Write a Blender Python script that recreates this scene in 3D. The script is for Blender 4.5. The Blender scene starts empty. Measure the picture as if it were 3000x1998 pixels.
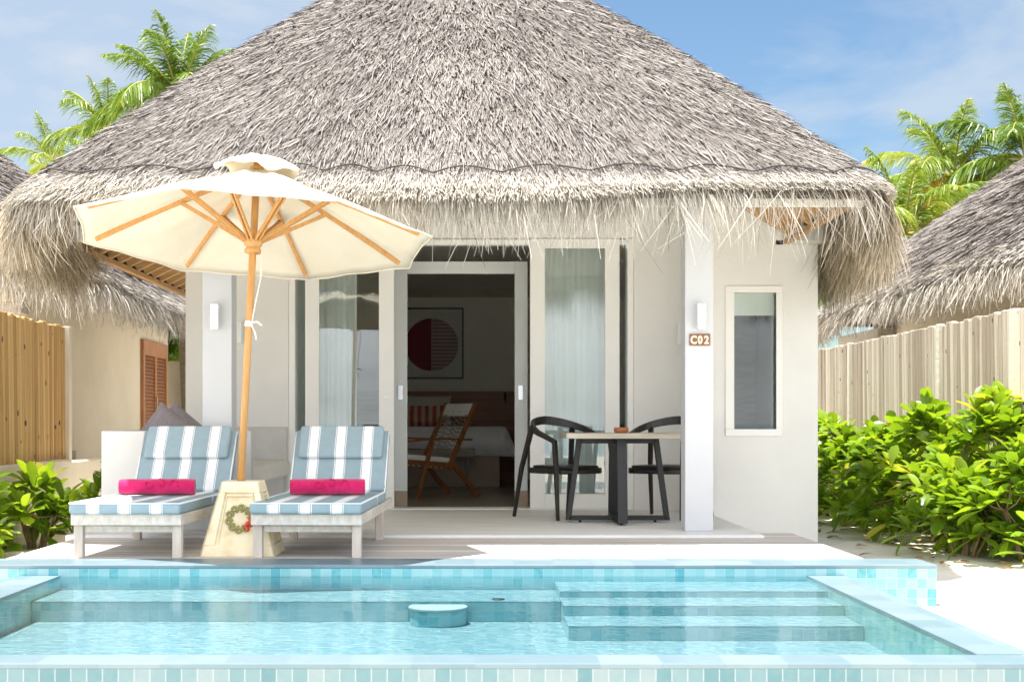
import bpy, math, random
import numpy as np
from mathutils import Vector, Matrix

random.seed(7)
RNG = np.random.default_rng(7)
R = math.radians
SC = bpy.context.scene
COL = SC.collection
F, CX, HY, CH = 4167.0, 1390.0, 1235.0, 0.823     # lens in photo pixels, vanishing point, camera height above the deck
TZ = 0.02                                          # terrace height above the deck
SZ = -0.25                                         # sand level


def wx(px, Y): return (px - CX) / F * Y
def wz(py, Y): return CH - (py - HY) / F * Y


# ------------------------------------------------------------------ materials
def new_mat(name):
    m = bpy.data.materials.new(name)
    m.use_nodes = True
    nt = m.node_tree
    nt.nodes.clear()
    out = nt.nodes.new('ShaderNodeOutputMaterial')
    return m, nt, out


def nd(nt, typ, **kw):
    n = nt.nodes.new(typ)
    for k, v in kw.items():
        if k.startswith('i_'):
            key = k[2:]
            key = int(key) if key.isdigit() else key.replace('_', ' ')
            n.inputs[key].default_value = v
        else:
            setattr(n, k, v)
    return n


def c4(c): return (c[0], c[1], c[2], 1.0)


def ramp(nt, stops, interp='LINEAR'):
    n = nt.nodes.new('ShaderNodeValToRGB')
    n.color_ramp.interpolation = interp
    el = n.color_ramp.elements
    while len(el) > 1:
        el.remove(el[-1])
    el[0].position = stops[0][0]
    el[0].color = c4(stops[0][1])
    for p, c in stops[1:]:
        e = el.new(p)
        e.color = c4(c)
    return n


def coords(nt, stretch=(1, 1, 1)):
    tc = nd(nt, 'ShaderNodeTexCoord')
    mp = nd(nt, 'ShaderNodeMapping')
    mp.inputs['Scale'].default_value = stretch
    nt.links.new(tc.outputs['Object'], mp.inputs['Vector'])
    return mp.outputs['Vector']


def pmat(name, c1, c2=None, rough=0.6, scale=6.0, stretch=(1, 1, 1), detail=6.0, bump=0.0, bscale=None,
         metal=0.0, spec=0.5, lo=0.3, hi=0.7, transl=0.0, dist=0.02, sheen=0.0):
    m, nt, out = new_mat(name)
    c2 = c2 or tuple(min(1, x * 1.12) for x in c1)
    v = coords(nt, stretch)
    no = nd(nt, 'ShaderNodeTexNoise', i_Scale=scale, i_Detail=detail, i_Roughness=0.6)
    nt.links.new(v, no.inputs['Vector'])
    rp = ramp(nt, [(lo, c1), (hi, c2)])
    nt.links.new(no.outputs['Fac'], rp.inputs['Fac'])
    p = nd(nt, 'ShaderNodeBsdfPrincipled')
    p.inputs['Roughness'].default_value = rough
    p.inputs['Metallic'].default_value = metal
    p.inputs['Specular IOR Level'].default_value = spec
    if sheen:
        p.inputs['Sheen Weight'].default_value = sheen
    nt.links.new(rp.outputs['Color'], p.inputs['Base Color'])
    if bump:
        n2 = nd(nt, 'ShaderNodeTexNoise', i_Scale=bscale or scale * 4, i_Detail=8.0)
        nt.links.new(v, n2.inputs['Vector'])
        b = nd(nt, 'ShaderNodeBump', i_Strength=bump, i_Distance=dist)
        nt.links.new(n2.outputs['Fac'], b.inputs['Height'])
        nt.links.new(b.outputs['Normal'], p.inputs['Normal'])
    sh = p.outputs['BSDF']
    if transl:
        tr = nd(nt, 'ShaderNodeBsdfTranslucent')
        nt.links.new(rp.outputs['Color'], tr.inputs['Color'])
        mx = nd(nt, 'ShaderNodeMixShader', i_0=transl)
        nt.links.new(sh, mx.inputs[1])
        nt.links.new(tr.outputs['BSDF'], mx.inputs[2])
        sh = mx.outputs[0]
    nt.links.new(sh, out.inputs['Surface'])
    return m


def tone_mat(name, stops, rough=0.8, attr='tone', transl=0.0, spec=0.3, patch=0.0, tcol=None):
    """colour from a random number stored per strand or leaf"""
    m, nt, out = new_mat(name)
    a = nd(nt, 'ShaderNodeAttribute', attribute_name=attr)
    fac = a.outputs['Fac']
    if patch:
        v = coords(nt)
        no = nd(nt, 'ShaderNodeTexNoise', i_Scale=1.3, i_Detail=7.0, i_Roughness=0.62)
        nt.links.new(v, no.inputs['Vector'])
        ma = nd(nt, 'ShaderNodeMath', operation='MULTIPLY_ADD')
        nt.links.new(no.outputs['Fac'], ma.inputs[0])
        ma.inputs[1].default_value = patch
        ma.inputs[2].default_value = -patch / 2
        ad = nd(nt, 'ShaderNodeMath', operation='ADD', use_clamp=True)
        nt.links.new(fac, ad.inputs[0])
        nt.links.new(ma.outputs[0], ad.inputs[1])
        fac = ad.outputs[0]
    rp = ramp(nt, stops)
    nt.links.new(fac, rp.inputs['Fac'])
    p = nd(nt, 'ShaderNodeBsdfPrincipled')
    p.inputs['Roughness'].default_value = rough
    p.inputs['Specular IOR Level'].default_value = spec
    nt.links.new(rp.outputs['Color'], p.inputs['Base Color'])
    sh = p.outputs['BSDF']
    if transl:
        tr = nd(nt, 'ShaderNodeBsdfTranslucent')
        if tcol:
            mc = nd(nt, 'ShaderNodeMix', data_type='RGBA', blend_type='MULTIPLY')
            mc.inputs[0].default_value = 1.0
            nt.links.new(rp.outputs['Color'], mc.inputs[6])
            mc.inputs[7].default_value = c4(tcol)
            nt.links.new(mc.outputs[2], tr.inputs['Color'])
        else:
            nt.links.new(rp.outputs['Color'], tr.inputs['Color'])
        mx = nd(nt, 'ShaderNodeMixShader', i_0=transl)
        nt.links.new(sh, mx.inputs[1])
        nt.links.new(tr.outputs['BSDF'], mx.inputs[2])
        sh = mx.outputs[0]
    nt.links.new(sh, out.inputs['Surface'])
    return m


def tile_mat(name, stops, size=0.058, grout=(0.78, 0.88, 0.88), gw=0.045, rough=0.25, off=(0.0, 0.0, 0.0), streak=0.25, wavy=0.0):
    """square ceramic tiles, a random glaze per tile, grout lines between"""
    m, nt, out = new_mat(name)
    L = nt.links.new
    tc = nd(nt, 'ShaderNodeTexCoord')
    geo = nd(nt, 'ShaderNodeNewGeometry')
    vm = nd(nt, 'ShaderNodeVectorMath', operation='ADD')
    L(tc.outputs['Object'], vm.inputs[0])
    vm.inputs[1].default_value = off
    sc = nd(nt, 'ShaderNodeVectorMath', operation='SCALE')
    L(vm.outputs[0], sc.inputs[0])
    sc.inputs['Scale'].default_value = 1.0 / size
    ab = nd(nt, 'ShaderNodeVectorMath', operation='ABSOLUTE')
    L(geo.outputs['True Normal'], ab.inputs[0])
    sn = nd(nt, 'ShaderNodeSeparateXYZ')
    L(ab.outputs[0], sn.inputs[0])
    cm = nd(nt, 'ShaderNodeCombineXYZ')
    masks = []
    for i in range(3):
        lt = nd(nt, 'ShaderNodeMath', operation='LESS_THAN')
        L(sn.outputs[i], lt.inputs[0])
        lt.inputs[1].default_value = 0.72
        L(lt.outputs[0], cm.inputs[i])
        masks.append(lt)
    fl = nd(nt, 'ShaderNodeVectorMath', operation='FLOOR')
    L(sc.outputs[0], fl.inputs[0])
    mu = nd(nt, 'ShaderNodeVectorMath', operation='MULTIPLY')
    L(fl.outputs[0], mu.inputs[0])
    L(cm.outputs[0], mu.inputs[1])
    wn = nd(nt, 'ShaderNodeTexWhiteNoise', noise_dimensions='3D')
    L(mu.outputs[0], wn.inputs['Vector'])
    # mottled glaze inside each tile
    no = nd(nt, 'ShaderNodeTexNoise', i_Scale=1.6, i_Detail=5.0)
    L(sc.outputs[0], no.inputs['Vector'])
    mm = nd(nt, 'ShaderNodeMath', operation='MULTIPLY_ADD')
    L(no.outputs['Fac'], mm.inputs[0])
    mm.inputs[1].default_value = streak
    mm.inputs[2].default_value = -streak / 2
    ad = nd(nt, 'ShaderNodeMath', operation='ADD', use_clamp=True)
    L(wn.outputs['Value'], ad.inputs[0])
    L(mm.outputs[0], ad.inputs[1])
    rp = ramp(nt, stops)
    L(ad.outputs[0], rp.inputs['Fac'])
    fr = nd(nt, 'ShaderNodeVectorMath', operation='FRACTION')
    L(sc.outputs[0], fr.inputs[0])
    sf = nd(nt, 'ShaderNodeSeparateXYZ')
    L(fr.outputs[0], sf.inputs[0])
    g = None
    for i in range(3):
        a1 = nd(nt, 'ShaderNodeMath', operation='SUBTRACT')
        L(sf.outputs[i], a1.inputs[0])
        a1.inputs[1].default_value = 0.5
        a2 = nd(nt, 'ShaderNodeMath', operation='ABSOLUTE')
        L(a1.outputs[0], a2.inputs[0])
        a3 = nd(nt, 'ShaderNodeMath', operation='GREATER_THAN')
        L(a2.outputs[0], a3.inputs[0])
        a3.inputs[1].default_value = 0.5 - gw
        a4 = nd(nt, 'ShaderNodeMath', operation='MULTIPLY')
        L(a3.outputs[0], a4.inputs[0])
        L(masks[i].outputs[0], a4.inputs[1])
        if g is None:
            g = a4
        else:
            a5 = nd(nt, 'ShaderNodeMath', operation='MAXIMUM')
            L(g.outputs[0], a5.inputs[0])
            L(a4.outputs[0], a5.inputs[1])
            g = a5
    mx = nd(nt, 'ShaderNodeMix', data_type='RGBA')
    L(g.outputs[0], mx.inputs[0])
    L(rp.outputs['Color'], mx.inputs[6])
    mx.inputs[7].default_value = c4(grout)
    p = nd(nt, 'ShaderNodeBsdfPrincipled')
    p.inputs['Roughness'].default_value = rough
    L(mx.outputs[2], p.inputs['Base Color'])
    b = nd(nt, 'ShaderNodeBump', i_Strength=0.25, i_Distance=0.003, invert=True)
    L(g.outputs[0], b.inputs['Height'])
    last = b
    if wavy:
        mp = nd(nt, 'ShaderNodeMapping')
        mp.inputs['Scale'].default_value = (1, 2.0, 1)
        L(tc.outputs['Object'], mp.inputs['Vector'])
        n3 = nd(nt, 'ShaderNodeTexNoise', i_Scale=16.0, i_Detail=4.0)
        L(mp.outputs[0], n3.inputs['Vector'])
        last = nd(nt, 'ShaderNodeBump', i_Strength=wavy, i_Distance=0.05)
        L(n3.outputs['Fac'], last.inputs['Height'])
        L(b.outputs['Normal'], last.inputs['Normal'])
    L(last.outputs['Normal'], p.inputs['Normal'])
    L(p.outputs['BSDF'], out.inputs['Surface'])
    return m


def glass_mat(name, tint=(0.9, 0.95, 0.95), ior=1.6, rough=0.01, ripple=0.0, rscale=8.0, rstretch=(1, 1, 1)):
    """thin sheet: lets light straight through, mirrors by Fresnel"""
    m, nt, out = new_mat(name)
    L = nt.links.new
    fr = nd(nt, 'ShaderNodeFresnel', i_IOR=ior)
    tr = nd(nt, 'ShaderNodeBsdfTransparent')
    tr.inputs['Color'].default_value = c4(tint)
    gl = nd(nt, 'ShaderNodeBsdfGlossy', i_Roughness=rough)
    gl.inputs['Color'].default_value = (1, 1, 1, 1)
    mx = nd(nt, 'ShaderNodeMixShader')
    if ripple:
        v = coords(nt, rstretch)
        no = nd(nt, 'ShaderNodeTexNoise', i_Scale=rscale, i_Detail=3.0)
        L(v, no.inputs['Vector'])
        b = nd(nt, 'ShaderNodeBump', i_Strength=ripple, i_Distance=0.02)
        L(no.outputs['Fac'], b.inputs['Height'])
        L(b.outputs['Normal'], gl.inputs['Normal'])
        L(b.outputs['Normal'], fr.inputs['Normal'])
    L(fr.outputs[0], mx.inputs[0])
    L(tr.outputs[0], mx.inputs[1])
    L(gl.outputs[0], mx.inputs[2])
    L(mx.outputs[0], out.inputs['Surface'])
    return m


def plank_mat(name, c1, c2, axis, width, rough=0.7, gap=(0.12, 0.10, 0.09), gapw=0.05, grain=(1, 1, 1), var=0.18, knots=0.0,
              kcol=(0.12, 0.07, 0.03), bow=0.0):
    """boards side by side along one axis; each board its own tint, long grain"""
    m, nt, out = new_mat(name)
    L = nt.links.new
    tc = nd(nt, 'ShaderNodeTexCoord')
    sp = nd(nt, 'ShaderNodeSeparateXYZ')
    L(tc.outputs['Object'], sp.inputs[0])
    dv = nd(nt, 'ShaderNodeMath', operation='DIVIDE')
    L(sp.outputs[axis], dv.inputs[0])
    dv.inputs[1].default_value = width
    fl = nd(nt, 'ShaderNodeMath', operation='FLOOR')
    L(dv.outputs[0], fl.inputs[0])
    wn = nd(nt, 'ShaderNodeTexWhiteNoise', noise_dimensions='1D')
    L(fl.outputs[0], wn.inputs['W'])
    frc = nd(nt, 'ShaderNodeMath', operation='FRACT')
    L(dv.outputs[0], frc.inputs[0])
    mp = nd(nt, 'ShaderNodeMapping')
    mp.inputs['Scale'].default_value = grain
    L(tc.outputs['Object'], mp.inputs['Vector'])
    wv = nd(nt, 'ShaderNodeVectorMath', operation='ADD')
    L(mp.outputs[0], wv.inputs[0])
    L(wn.outputs['Color'], wv.inputs[1])
    no = nd(nt, 'ShaderNodeTexNoise', i_Scale=4.0, i_Detail=8.0, i_Roughness=0.65)
    L(wv.outputs[0], no.inputs['Vector'])
    ma = nd(nt, 'ShaderNodeMath', operation='MULTIPLY_ADD')
    L(wn.outputs['Value'], ma.inputs[0])
    ma.inputs[1].default_value = var * 2
    ma.inputs[2].default_value = -var
    ad = nd(nt, 'ShaderNodeMath', operation='ADD', use_clamp=True)
    L(no.outputs['Fac'], ad.inputs[0])
    L(ma.outputs[0], ad.inputs[1])
    rp = ramp(nt, [(0.25, c1), (0.75, c2)])
    L(ad.outputs[0], rp.inputs['Fac'])
    col = rp.outputs['Color']
    if knots:
        vo = nd(nt, 'ShaderNodeTexVoronoi', i_Scale=1.0, feature='F1')
        mk = nd(nt, 'ShaderNodeMapping')
        mk.inputs['Scale'].default_value = (6.0, 6.0, 4.5)
        L(tc.outputs['Object'], mk.inputs['Vector'])
        L(mk.outputs[0], vo.inputs['Vector'])
        kl = nd(nt, 'ShaderNodeMath', operation='LESS_THAN')
        L(vo.outputs['Distance'], kl.inputs[0])
        kl.inputs[1].default_value = knots
        mk2 = nd(nt, 'ShaderNodeMix', data_type='RGBA')
        L(kl.outputs[0], mk2.inputs[0])
        L(col, mk2.inputs[6])
        mk2.inputs[7].default_value = c4(kcol)
        col = mk2.outputs[2]
    gp = nd(nt, 'ShaderNodeMath', operation='LESS_THAN')
    L(frc.outputs[0], gp.inputs[0])
    gp.inputs[1].default_value = gapw
    mx = nd(nt, 'ShaderNodeMix', data_type='RGBA')
    L(gp.outputs[0], mx.inputs[0])
    L(col, mx.inputs[6])
    mx.inputs[7].default_value = c4(gap)
    p = nd(nt, 'ShaderNodeBsdfPrincipled')
    p.inputs['Roughness'].default_value = rough
    L(mx.outputs[2], p.inputs['Base Color'])
    b = nd(nt, 'ShaderNodeBump', i_Strength=0.3, i_Distance=0.004)
    L(no.outputs['Fac'], b.inputs['Height'])
    L(b.outputs['Normal'], p.inputs['Normal'])
    L(p.outputs['BSDF'], out.inputs['Surface'])
    return m


def stripe_mat(name, base, white, line):
    """woven awning stripe across local X"""
    m, nt, out = new_mat(name)
    L = nt.links.new
    tc = nd(nt, 'ShaderNodeTexCoord')
    sp = nd(nt, 'ShaderNodeSeparateXYZ')
    L(tc.outputs['Object'], sp.inputs[0])
    dv = nd(nt, 'ShaderNodeMath', operation='DIVIDE')
    L(sp.outputs[0], dv.inputs[0])
    dv.inputs[1].default_value = 0.191
    ro = nd(nt, 'ShaderNodeMath', operation='ROUND')
    L(dv.outputs[0], ro.inputs[0])
    su = nd(nt, 'ShaderNodeMath', operation='SUBTRACT')
    L(dv.outputs[0], su.inputs[0])
    L(ro.outputs[0], su.inputs[1])
    ab = nd(nt, 'ShaderNodeMath', operation='ABSOLUTE')
    L(su.outputs[0], ab.inputs[0])
    rp = ramp(nt, [(0.0, white), (0.160, line), (0.178, white), (0.204, base)], 'CONSTANT')
    L(ab.outputs[0], rp.inputs['Fac'])
    no = nd(nt, 'ShaderNodeTexNoise', i_Scale=18.0, i_Detail=6.0)
    L(tc.outputs['Object'], no.inputs['Vector'])
    n2 = nd(nt, 'ShaderNodeTexNoise', i_Scale=420.0, i_Detail=2.0)
    L(tc.outputs['Object'], n2.inputs['Vector'])
    mr = nd(nt, 'ShaderNodeMapRange')
    L(no.outputs['Fac'], mr.inputs['Value'])
    mr.inputs['To Min'].default_value = 0.86
    mr.inputs['To Max'].default_value = 1.1
    mx = nd(nt, 'ShaderNodeMix', data_type='RGBA', blend_type='MULTIPLY')
    mx.inputs[0].default_value = 1.0
    L(rp.outputs['Color'], mx.inputs[6])
    cb = nd(nt, 'ShaderNodeCombineColor')
    for i in range(3):
        L(mr.outputs[0], cb.inputs[i])
    L(cb.outputs[0], mx.inputs[7])
    p = nd(nt, 'ShaderNodeBsdfPrincipled')
    p.inputs['Roughness'].default_value = 0.85
    p.inputs['Specular IOR Level'].default_value = 0.2
    L(mx.outputs[2], p.inputs['Base Color'])
    b = nd(nt, 'ShaderNodeBump', i_Strength=0.25, i_Distance=0.004)
    sm = nd(nt, 'ShaderNodeMath', operation='ADD')
    L(no.outputs['Fac'], sm.inputs[0])
    L(n2.outputs['Fac'], sm.inputs[1])
    L(sm.outputs[0], b.inputs['Height'])
    L(b.outputs['Normal'], p.inputs['Normal'])
    L(p.outputs['BSDF'], out.inputs['Surface'])
    return m


def band_mat(name, c1, c2, axis, width, rough=0.7, duty=0.5):
    m, nt, out = new_mat(name)
    L = nt.links.new
    tc = nd(nt, 'ShaderNodeTexCoord')
    sp = nd(nt, 'ShaderNodeSeparateXYZ')
    L(tc.outputs['Object'], sp.inputs[0])
    dv = nd(nt, 'ShaderNodeMath', operation='DIVIDE')
    L(sp.outputs[axis], dv.inputs[0])
    dv.inputs[1].default_value = width
    fr = nd(nt, 'ShaderNodeMath', operation='FRACT')
    L(dv.outputs[0], fr.inputs[0])
    gp = nd(nt, 'ShaderNodeMath', operation='LESS_THAN')
    L(fr.outputs[0], gp.inputs[0])
    gp.inputs[1].default_value = duty
    mx = nd(nt, 'ShaderNodeMix', data_type='RGBA')
    L(gp.outputs[0], mx.inputs[0])
    mx.inputs[6].default_value = c4(c2)
    mx.inputs[7].default_value = c4(c1)
    p = nd(nt, 'ShaderNodeBsdfPrincipled')
    p.inputs['Roughness'].default_value = rough
    L(mx.outputs[2], p.inputs['Base Color'])
    L(p.outputs['BSDF'], out.inputs['Surface'])
    return m


# ------------------------------------------------------------------ mesh helpers
def empty(name, loc=(0, 0, 0), rz=0.0):
    o = bpy.data.objects.new(name, None)
    o.location = loc
    o.rotation_euler = (0, 0, rz)
    o.empty_display_size = 0.1
    COL.objects.link(o)
    return o


def tag(o, label=None, cat=None, group=None, kind=None):
    if label: o['label'] = label
    if cat: o['category'] = cat
    if group: o['group'] = group
    if kind: o['kind'] = kind
    return o


def thing(name, label, cat, loc=(0, 0, 0), rz=0.0, group=None):
    return tag(empty(name, loc, rz), label, cat, group)


def total_loc(o):
    v = Vector((0, 0, 0))
    while o is not None:
        v += o.location
        o = o.parent
    return v


def link_mesh(name, me, m, parent):
    o = bpy.data.objects.new(name, me)
    COL.objects.link(o)
    if m is not None:
        me.materials.append(m)
    if parent is not None:
        o.parent = parent
    return o


class MB:
    def __init__(s):
        s.v, s.f, s.sm = [], [], []

    def add(s, vs, fs, smooth=False):
        b = len(s.v)
        s.v += [tuple(x) for x in vs]
        s.f += [tuple(i + b for i in q) for q in fs]
        s.sm += [smooth] * len(fs)
        return s

    def box(s, x0, y0, z0, x1, y1, z1):
        x0, x1 = min(x0, x1), max(x0, x1)
        y0, y1 = min(y0, y1), max(y0, y1)
        z0, z1 = min(z0, z1), max(z0, z1)
        return s.add([(x0, y0, z0), (x1, y0, z0), (x1, y1, z0), (x0, y1, z0), (x0, y0, z1), (x1, y0, z1), (x1, y1, z1), (x0, y1, z1)],
                     [(0, 3, 2, 1), (4, 5, 6, 7), (0, 1, 5, 4), (1, 2, 6, 5), (2, 3, 7, 6), (3, 0, 4, 7)])

    def hexa(s, lo, hi):
        """eight corners: lower ring and upper ring"""
        return s.add(list(lo) + list(hi), [(0, 3, 2, 1), (4, 5, 6, 7), (0, 1, 5, 4), (1, 2, 6, 5), (2, 3, 7, 6), (3, 0, 4, 7)])

    def prism(s, poly, d, smooth=False):
        """closed 3-D polygon extruded by vector d"""
        n = len(poly)
        d = Vector(d)
        vs = [Vector(p) for p in poly] + [Vector(p) + d for p in poly]
        fs = [tuple(reversed(range(n))), tuple(range(n, 2 * n))] + [(i, (i + 1) % n, n + (i + 1) % n, n + i) for i in range(n)]
        return s.add(vs, fs, smooth)

    def sweep(s, path, ws, hs, side=None, smooth=False, round_n=0):
        """rectangular (or round, round_n sides) section along a path"""
        pts = [Vector(p) for p in path]
        n = len(pts)
        rings = []
        prev = None
        for i, p in enumerate(pts):
            t = (pts[min(i + 1, n - 1)] - pts[max(i - 1, 0)]).normalized()
            if side is not None:
                a = Vector(side[i] if isinstance(side, list) else side)
                a = (a - t * a.dot(t)).normalized()
            else:
                a = prev if prev is not None else (Vector((0, 0, 1)) if abs(t.z) < 0.9 else Vector((1, 0, 0)))
                a = (a - t * a.dot(t)).normalized()
            prev = a
            b = t.cross(a)
            w = ws[i] if isinstance(ws, (list, tuple)) else ws
            h = hs[i] if isinstance(hs, (list, tuple)) else hs
            if round_n:
                rings.append([p + a * (w * math.cos(2 * math.pi * k / round_n)) + b * (h * math.sin(2 * math.pi * k / round_n)) for k in range(round_n)])
            else:
                rings.append([p + a * w / 2 + b * h / 2, p - a * w / 2 + b * h / 2, p - a * w / 2 - b * h / 2, p + a * w / 2 - b * h / 2])
        return s.loft(rings, smooth or bool(round_n))

    def tube(s, path, r, n=8):
        return s.sweep(path, r, r, None, True, n)

    def loft(s, rings, smooth=True, cap=True, closed=True):
        m = len(rings[0])
        vs = [p for r in rings for p in r]
        fs = []
        for i in range(len(rings) - 1):
            for k in range(m if closed else m - 1):
                a, b = i * m + k, i * m + (k + 1) % m
                fs.append((a, b, b + m, a + m))
        s.add(vs, fs, smooth)
        if cap and closed:
            b0 = len(s.v) - len(vs)
            s.f += [tuple(b0 + k for k in reversed(range(m))), tuple(b0 + (len(rings) - 1) * m + k for k in range(m))]
            s.sm += [False, False]
        return s

    def lathe(s, prof, c, n=20, axis=None, smooth=True):
        rings = []
        A = Vector(axis or (0, 0, 1)).normalized()
        u = A.orthogonal().normalized()
        w = A.cross(u)
        for r, z in prof:
            rings.append([Vector(c) + A * z + (u * math.cos(2 * math.pi * k / n) + w * math.sin(2 * math.pi * k / n)) * max(r, 1e-4) for k in range(n)])
        return s.loft(rings, smooth)

    def build(s, name, m, parent=None, bevel=0.0, world=True, seg=2, sub=0, solid=0.0, xf=None):
        off = total_loc(parent) if (world and parent is not None) else Vector((0, 0, 0))
        vs = [Vector(v) for v in s.v]
        if xf is not None:
            vs = [xf @ v for v in vs]
        me = bpy.data.meshes.new(name)
        me.from_pydata([v - off for v in vs], [], s.f)
        me.polygons.foreach_set('use_smooth', s.sm)
        me.update()
        o = link_mesh(name, me, m, parent)
        if solid:
            sd = o.modifiers.new('thickness', 'SOLIDIFY')
            sd.thickness = solid
            sd.offset = 0
        if bevel:
            b = o.modifiers.new('edge', 'BEVEL')
            b.width = bevel
            b.segments = seg
            b.limit_method = 'ANGLE'
            b.angle_limit = R(35)
        if sub:
            q = o.modifiers.new('round', 'SUBSURF')
            q.levels = q.render_levels = sub
        return o


def np_mesh(name, verts, quads, m, parent, tone=None, smooth=False):
    me = bpy.data.meshes.new(name)
    off = np.array(total_loc(parent)) if parent is not None else np.zeros(3)
    V = (np.asarray(verts, float) - off).astype(np.float32)
    Q = np.asarray(quads, np.int32)
    me.vertices.add(len(V))
    me.vertices.foreach_set('co', V.ravel())
    me.loops.add(Q.size)
    me.loops.foreach_set('vertex_index', Q.ravel())
    me.polygons.add(len(Q))
    me.polygons.foreach_set('loop_start', np.arange(0, Q.size, 4, dtype=np.int32))
    me.polygons.foreach_set('use_smooth', np.full(len(Q), smooth, dtype=bool))
    me.update(calc_edges=True)
    if tone is not None:
        a = me.attributes.new('tone', 'FLOAT', 'FACE')
        a.data.foreach_set('value', np.asarray(tone, np.float32))
    me.validate()
    return link_mesh(name, me, m, parent)


def strips(P, side, width):
    """P (M,K,3) centre lines, side (M,K,3) unit, width (M,K) -> verts, quads, K-1 quads per strip"""
    M, K, _ = P.shape
    a = P - side * width[..., None] * 0.5
    b = P + side * width[..., None] * 0.5
    V = np.stack([a, b], 2).reshape(-1, 3)
    base = (np.arange(M)[:, None] * K + np.arange(K - 1)[None, :]) * 2
    Q = np.stack([base, base + 1, base + 3, base + 2], -1).reshape(-1, 4)
    return V, Q


def norm(a): return a / np.maximum(np.linalg.norm(a, axis=-1, keepdims=True), 1e-9)


# ------------------------------------------------------------------ material library
WHITE = pmat('white_render', (0.79, 0.785, 0.77), (0.835, 0.83, 0.815), rough=0.75, scale=2.5, bump=0.12, bscale=60, spec=0.25)
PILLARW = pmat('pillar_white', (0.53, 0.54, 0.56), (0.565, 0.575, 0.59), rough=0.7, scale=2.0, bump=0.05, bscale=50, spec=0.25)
FRAMEW = pmat('frame_white', (0.86, 0.86, 0.84), (0.90, 0.90, 0.88), rough=0.45, scale=2.0)
INNERW = pmat('inner_frame_grey', (0.66, 0.68, 0.67), (0.71, 0.73, 0.72), rough=0.5, scale=2.0)
FASCIA = pmat('fascia_cream', (0.78, 0.75, 0.67), (0.84, 0.81, 0.74), rough=0.6, scale=3.0, stretch=(.5, 1, 4))
CREAM = pmat('cream_render', (0.73, 0.645, 0.50), (0.80, 0.715, 0.57), rough=0.85, scale=1.6, bump=0.15, bscale=40, spec=0.2)
SANDW = pmat('base_wall_plaster', (0.74, 0.68, 0.56), (0.82, 0.77, 0.66), rough=0.9, scale=2.0, bump=0.3, bscale=20, spec=0.15)
CONC = pmat('polished_concrete', (0.52, 0.52, 0.50), (0.62, 0.62, 0.60), rough=0.6, scale=5.0, bump=0.05)
SOFA = pmat('daybed_render', (0.60, 0.60, 0.595), (0.65, 0.65, 0.645), rough=0.75, scale=3.0, spec=0.2)
CUSH = pmat('daybed_cushion', (0.66, 0.65, 0.62), (0.72, 0.71, 0.68), rough=0.9, scale=30, bump=0.2, bscale=300, spec=0.1)
RAFTER = pmat('rafter_wood', (0.42, 0.235, 0.085), (0.54, 0.33, 0.14), rough=0.55, scale=8, stretch=(.6, 4, 4))
SOFFIT = pmat('soffit_board', (0.72, 0.67, 0.56), (0.79, 0.75, 0.65), rough=0.7, scale=4)
POLE = pmat('umbrella_wood', (0.52, 0.25, 0.075), (0.64, 0.35, 0.13), rough=0.42, scale=7, stretch=(6, 6, .7), bump=0.1, bscale=30)
FABRIC = pmat('canvas', (0.78, 0.715, 0.58), (0.84, 0.785, 0.66), rough=0.9, scale=3, bump=0.1, bscale=200, transl=0.16, spec=0.1)
TIE = pmat('cotton_tie', (0.82, 0.80, 0.72), (0.88, 0.86, 0.80), rough=0.9, scale=50)
BRASS = pmat('brass', (0.45, 0.32, 0.10), (0.55, 0.40, 0.16), rough=0.35, metal=0.9)
BASE = pmat('cast_base', (0.66, 0.50, 0.26), (0.84, 0.74, 0.52), rough=0.75, scale=5, stretch=(1, 1, 1.5), bump=0.1, lo=0.28, hi=0.52)
OLIVE = pmat('olive_relief', (0.23, 0.20, 0.055), (0.38, 0.34, 0.12), rough=0.6, scale=60)
REDR = pmat('red_relief', (0.50, 0.03, 0.015), (0.66, 0.09, 0.03), rough=0.5, scale=60)
LWOOD = pmat('lounger_wood', (0.50, 0.45, 0.39), (0.70, 0.66, 0.60), rough=0.7, scale=5, stretch=(5, 1, 5), bump=0.12, bscale=30)
LLEG = pmat('lounger_leg_wood', (0.48, 0.42, 0.36), (0.66, 0.60, 0.53), rough=0.7, scale=5, stretch=(6, 6, .8), bump=0.12, bscale=30)
STRIPE = stripe_mat('awning_stripe', (0.295, 0.39, 0.435), (0.82, 0.83, 0.84), (0.20, 0.23, 0.27))
PIPING = pmat('white_piping', (0.78, 0.80, 0.82), (0.84, 0.86, 0.88), rough=0.8)
PINK = pmat('pink_terry', (0.50, 0.008, 0.085), (0.70, 0.022, 0.16), rough=0.95, scale=14, bump=0.55, bscale=260, spec=0.1, sheen=0.4, dist=0.006)
PINKL = pmat('pale_pink_terry', (0.58, 0.014, 0.125), (0.68, 0.035, 0.19), rough=0.95, scale=40, bump=0.4, bscale=260, spec=0.1)
BLACK = pmat('black_lacquer', (0.010, 0.009, 0.008), (0.016, 0.014, 0.012), rough=0.38, scale=9)
BLACKM = pmat('black_metal', (0.008, 0.008, 0.0085), (0.012, 0.012, 0.0125), rough=0.5, scale=9)
TRAV = pmat('travertine', (0.33, 0.28, 0.21), (0.52, 0.47, 0.385), rough=0.45, scale=6, stretch=(.5, 1, 5), bump=0.1)
TERRA = pmat('terracotta', (0.42, 0.14, 0.055), (0.52, 0.20, 0.085), rough=0.7, scale=20)
SIGNB = pmat('sign_brown', (0.20, 0.085, 0.035), (0.27, 0.125, 0.055), rough=0.6, scale=20)
SIGNC = pmat('sign_cream', (0.82, 0.72, 0.50), (0.88, 0.80, 0.60), rough=0.5, scale=20)
LAMPG = pmat('lamp_white', (0.80, 0.83, 0.83), (0.86, 0.88, 0.88), rough=0.35)
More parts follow.
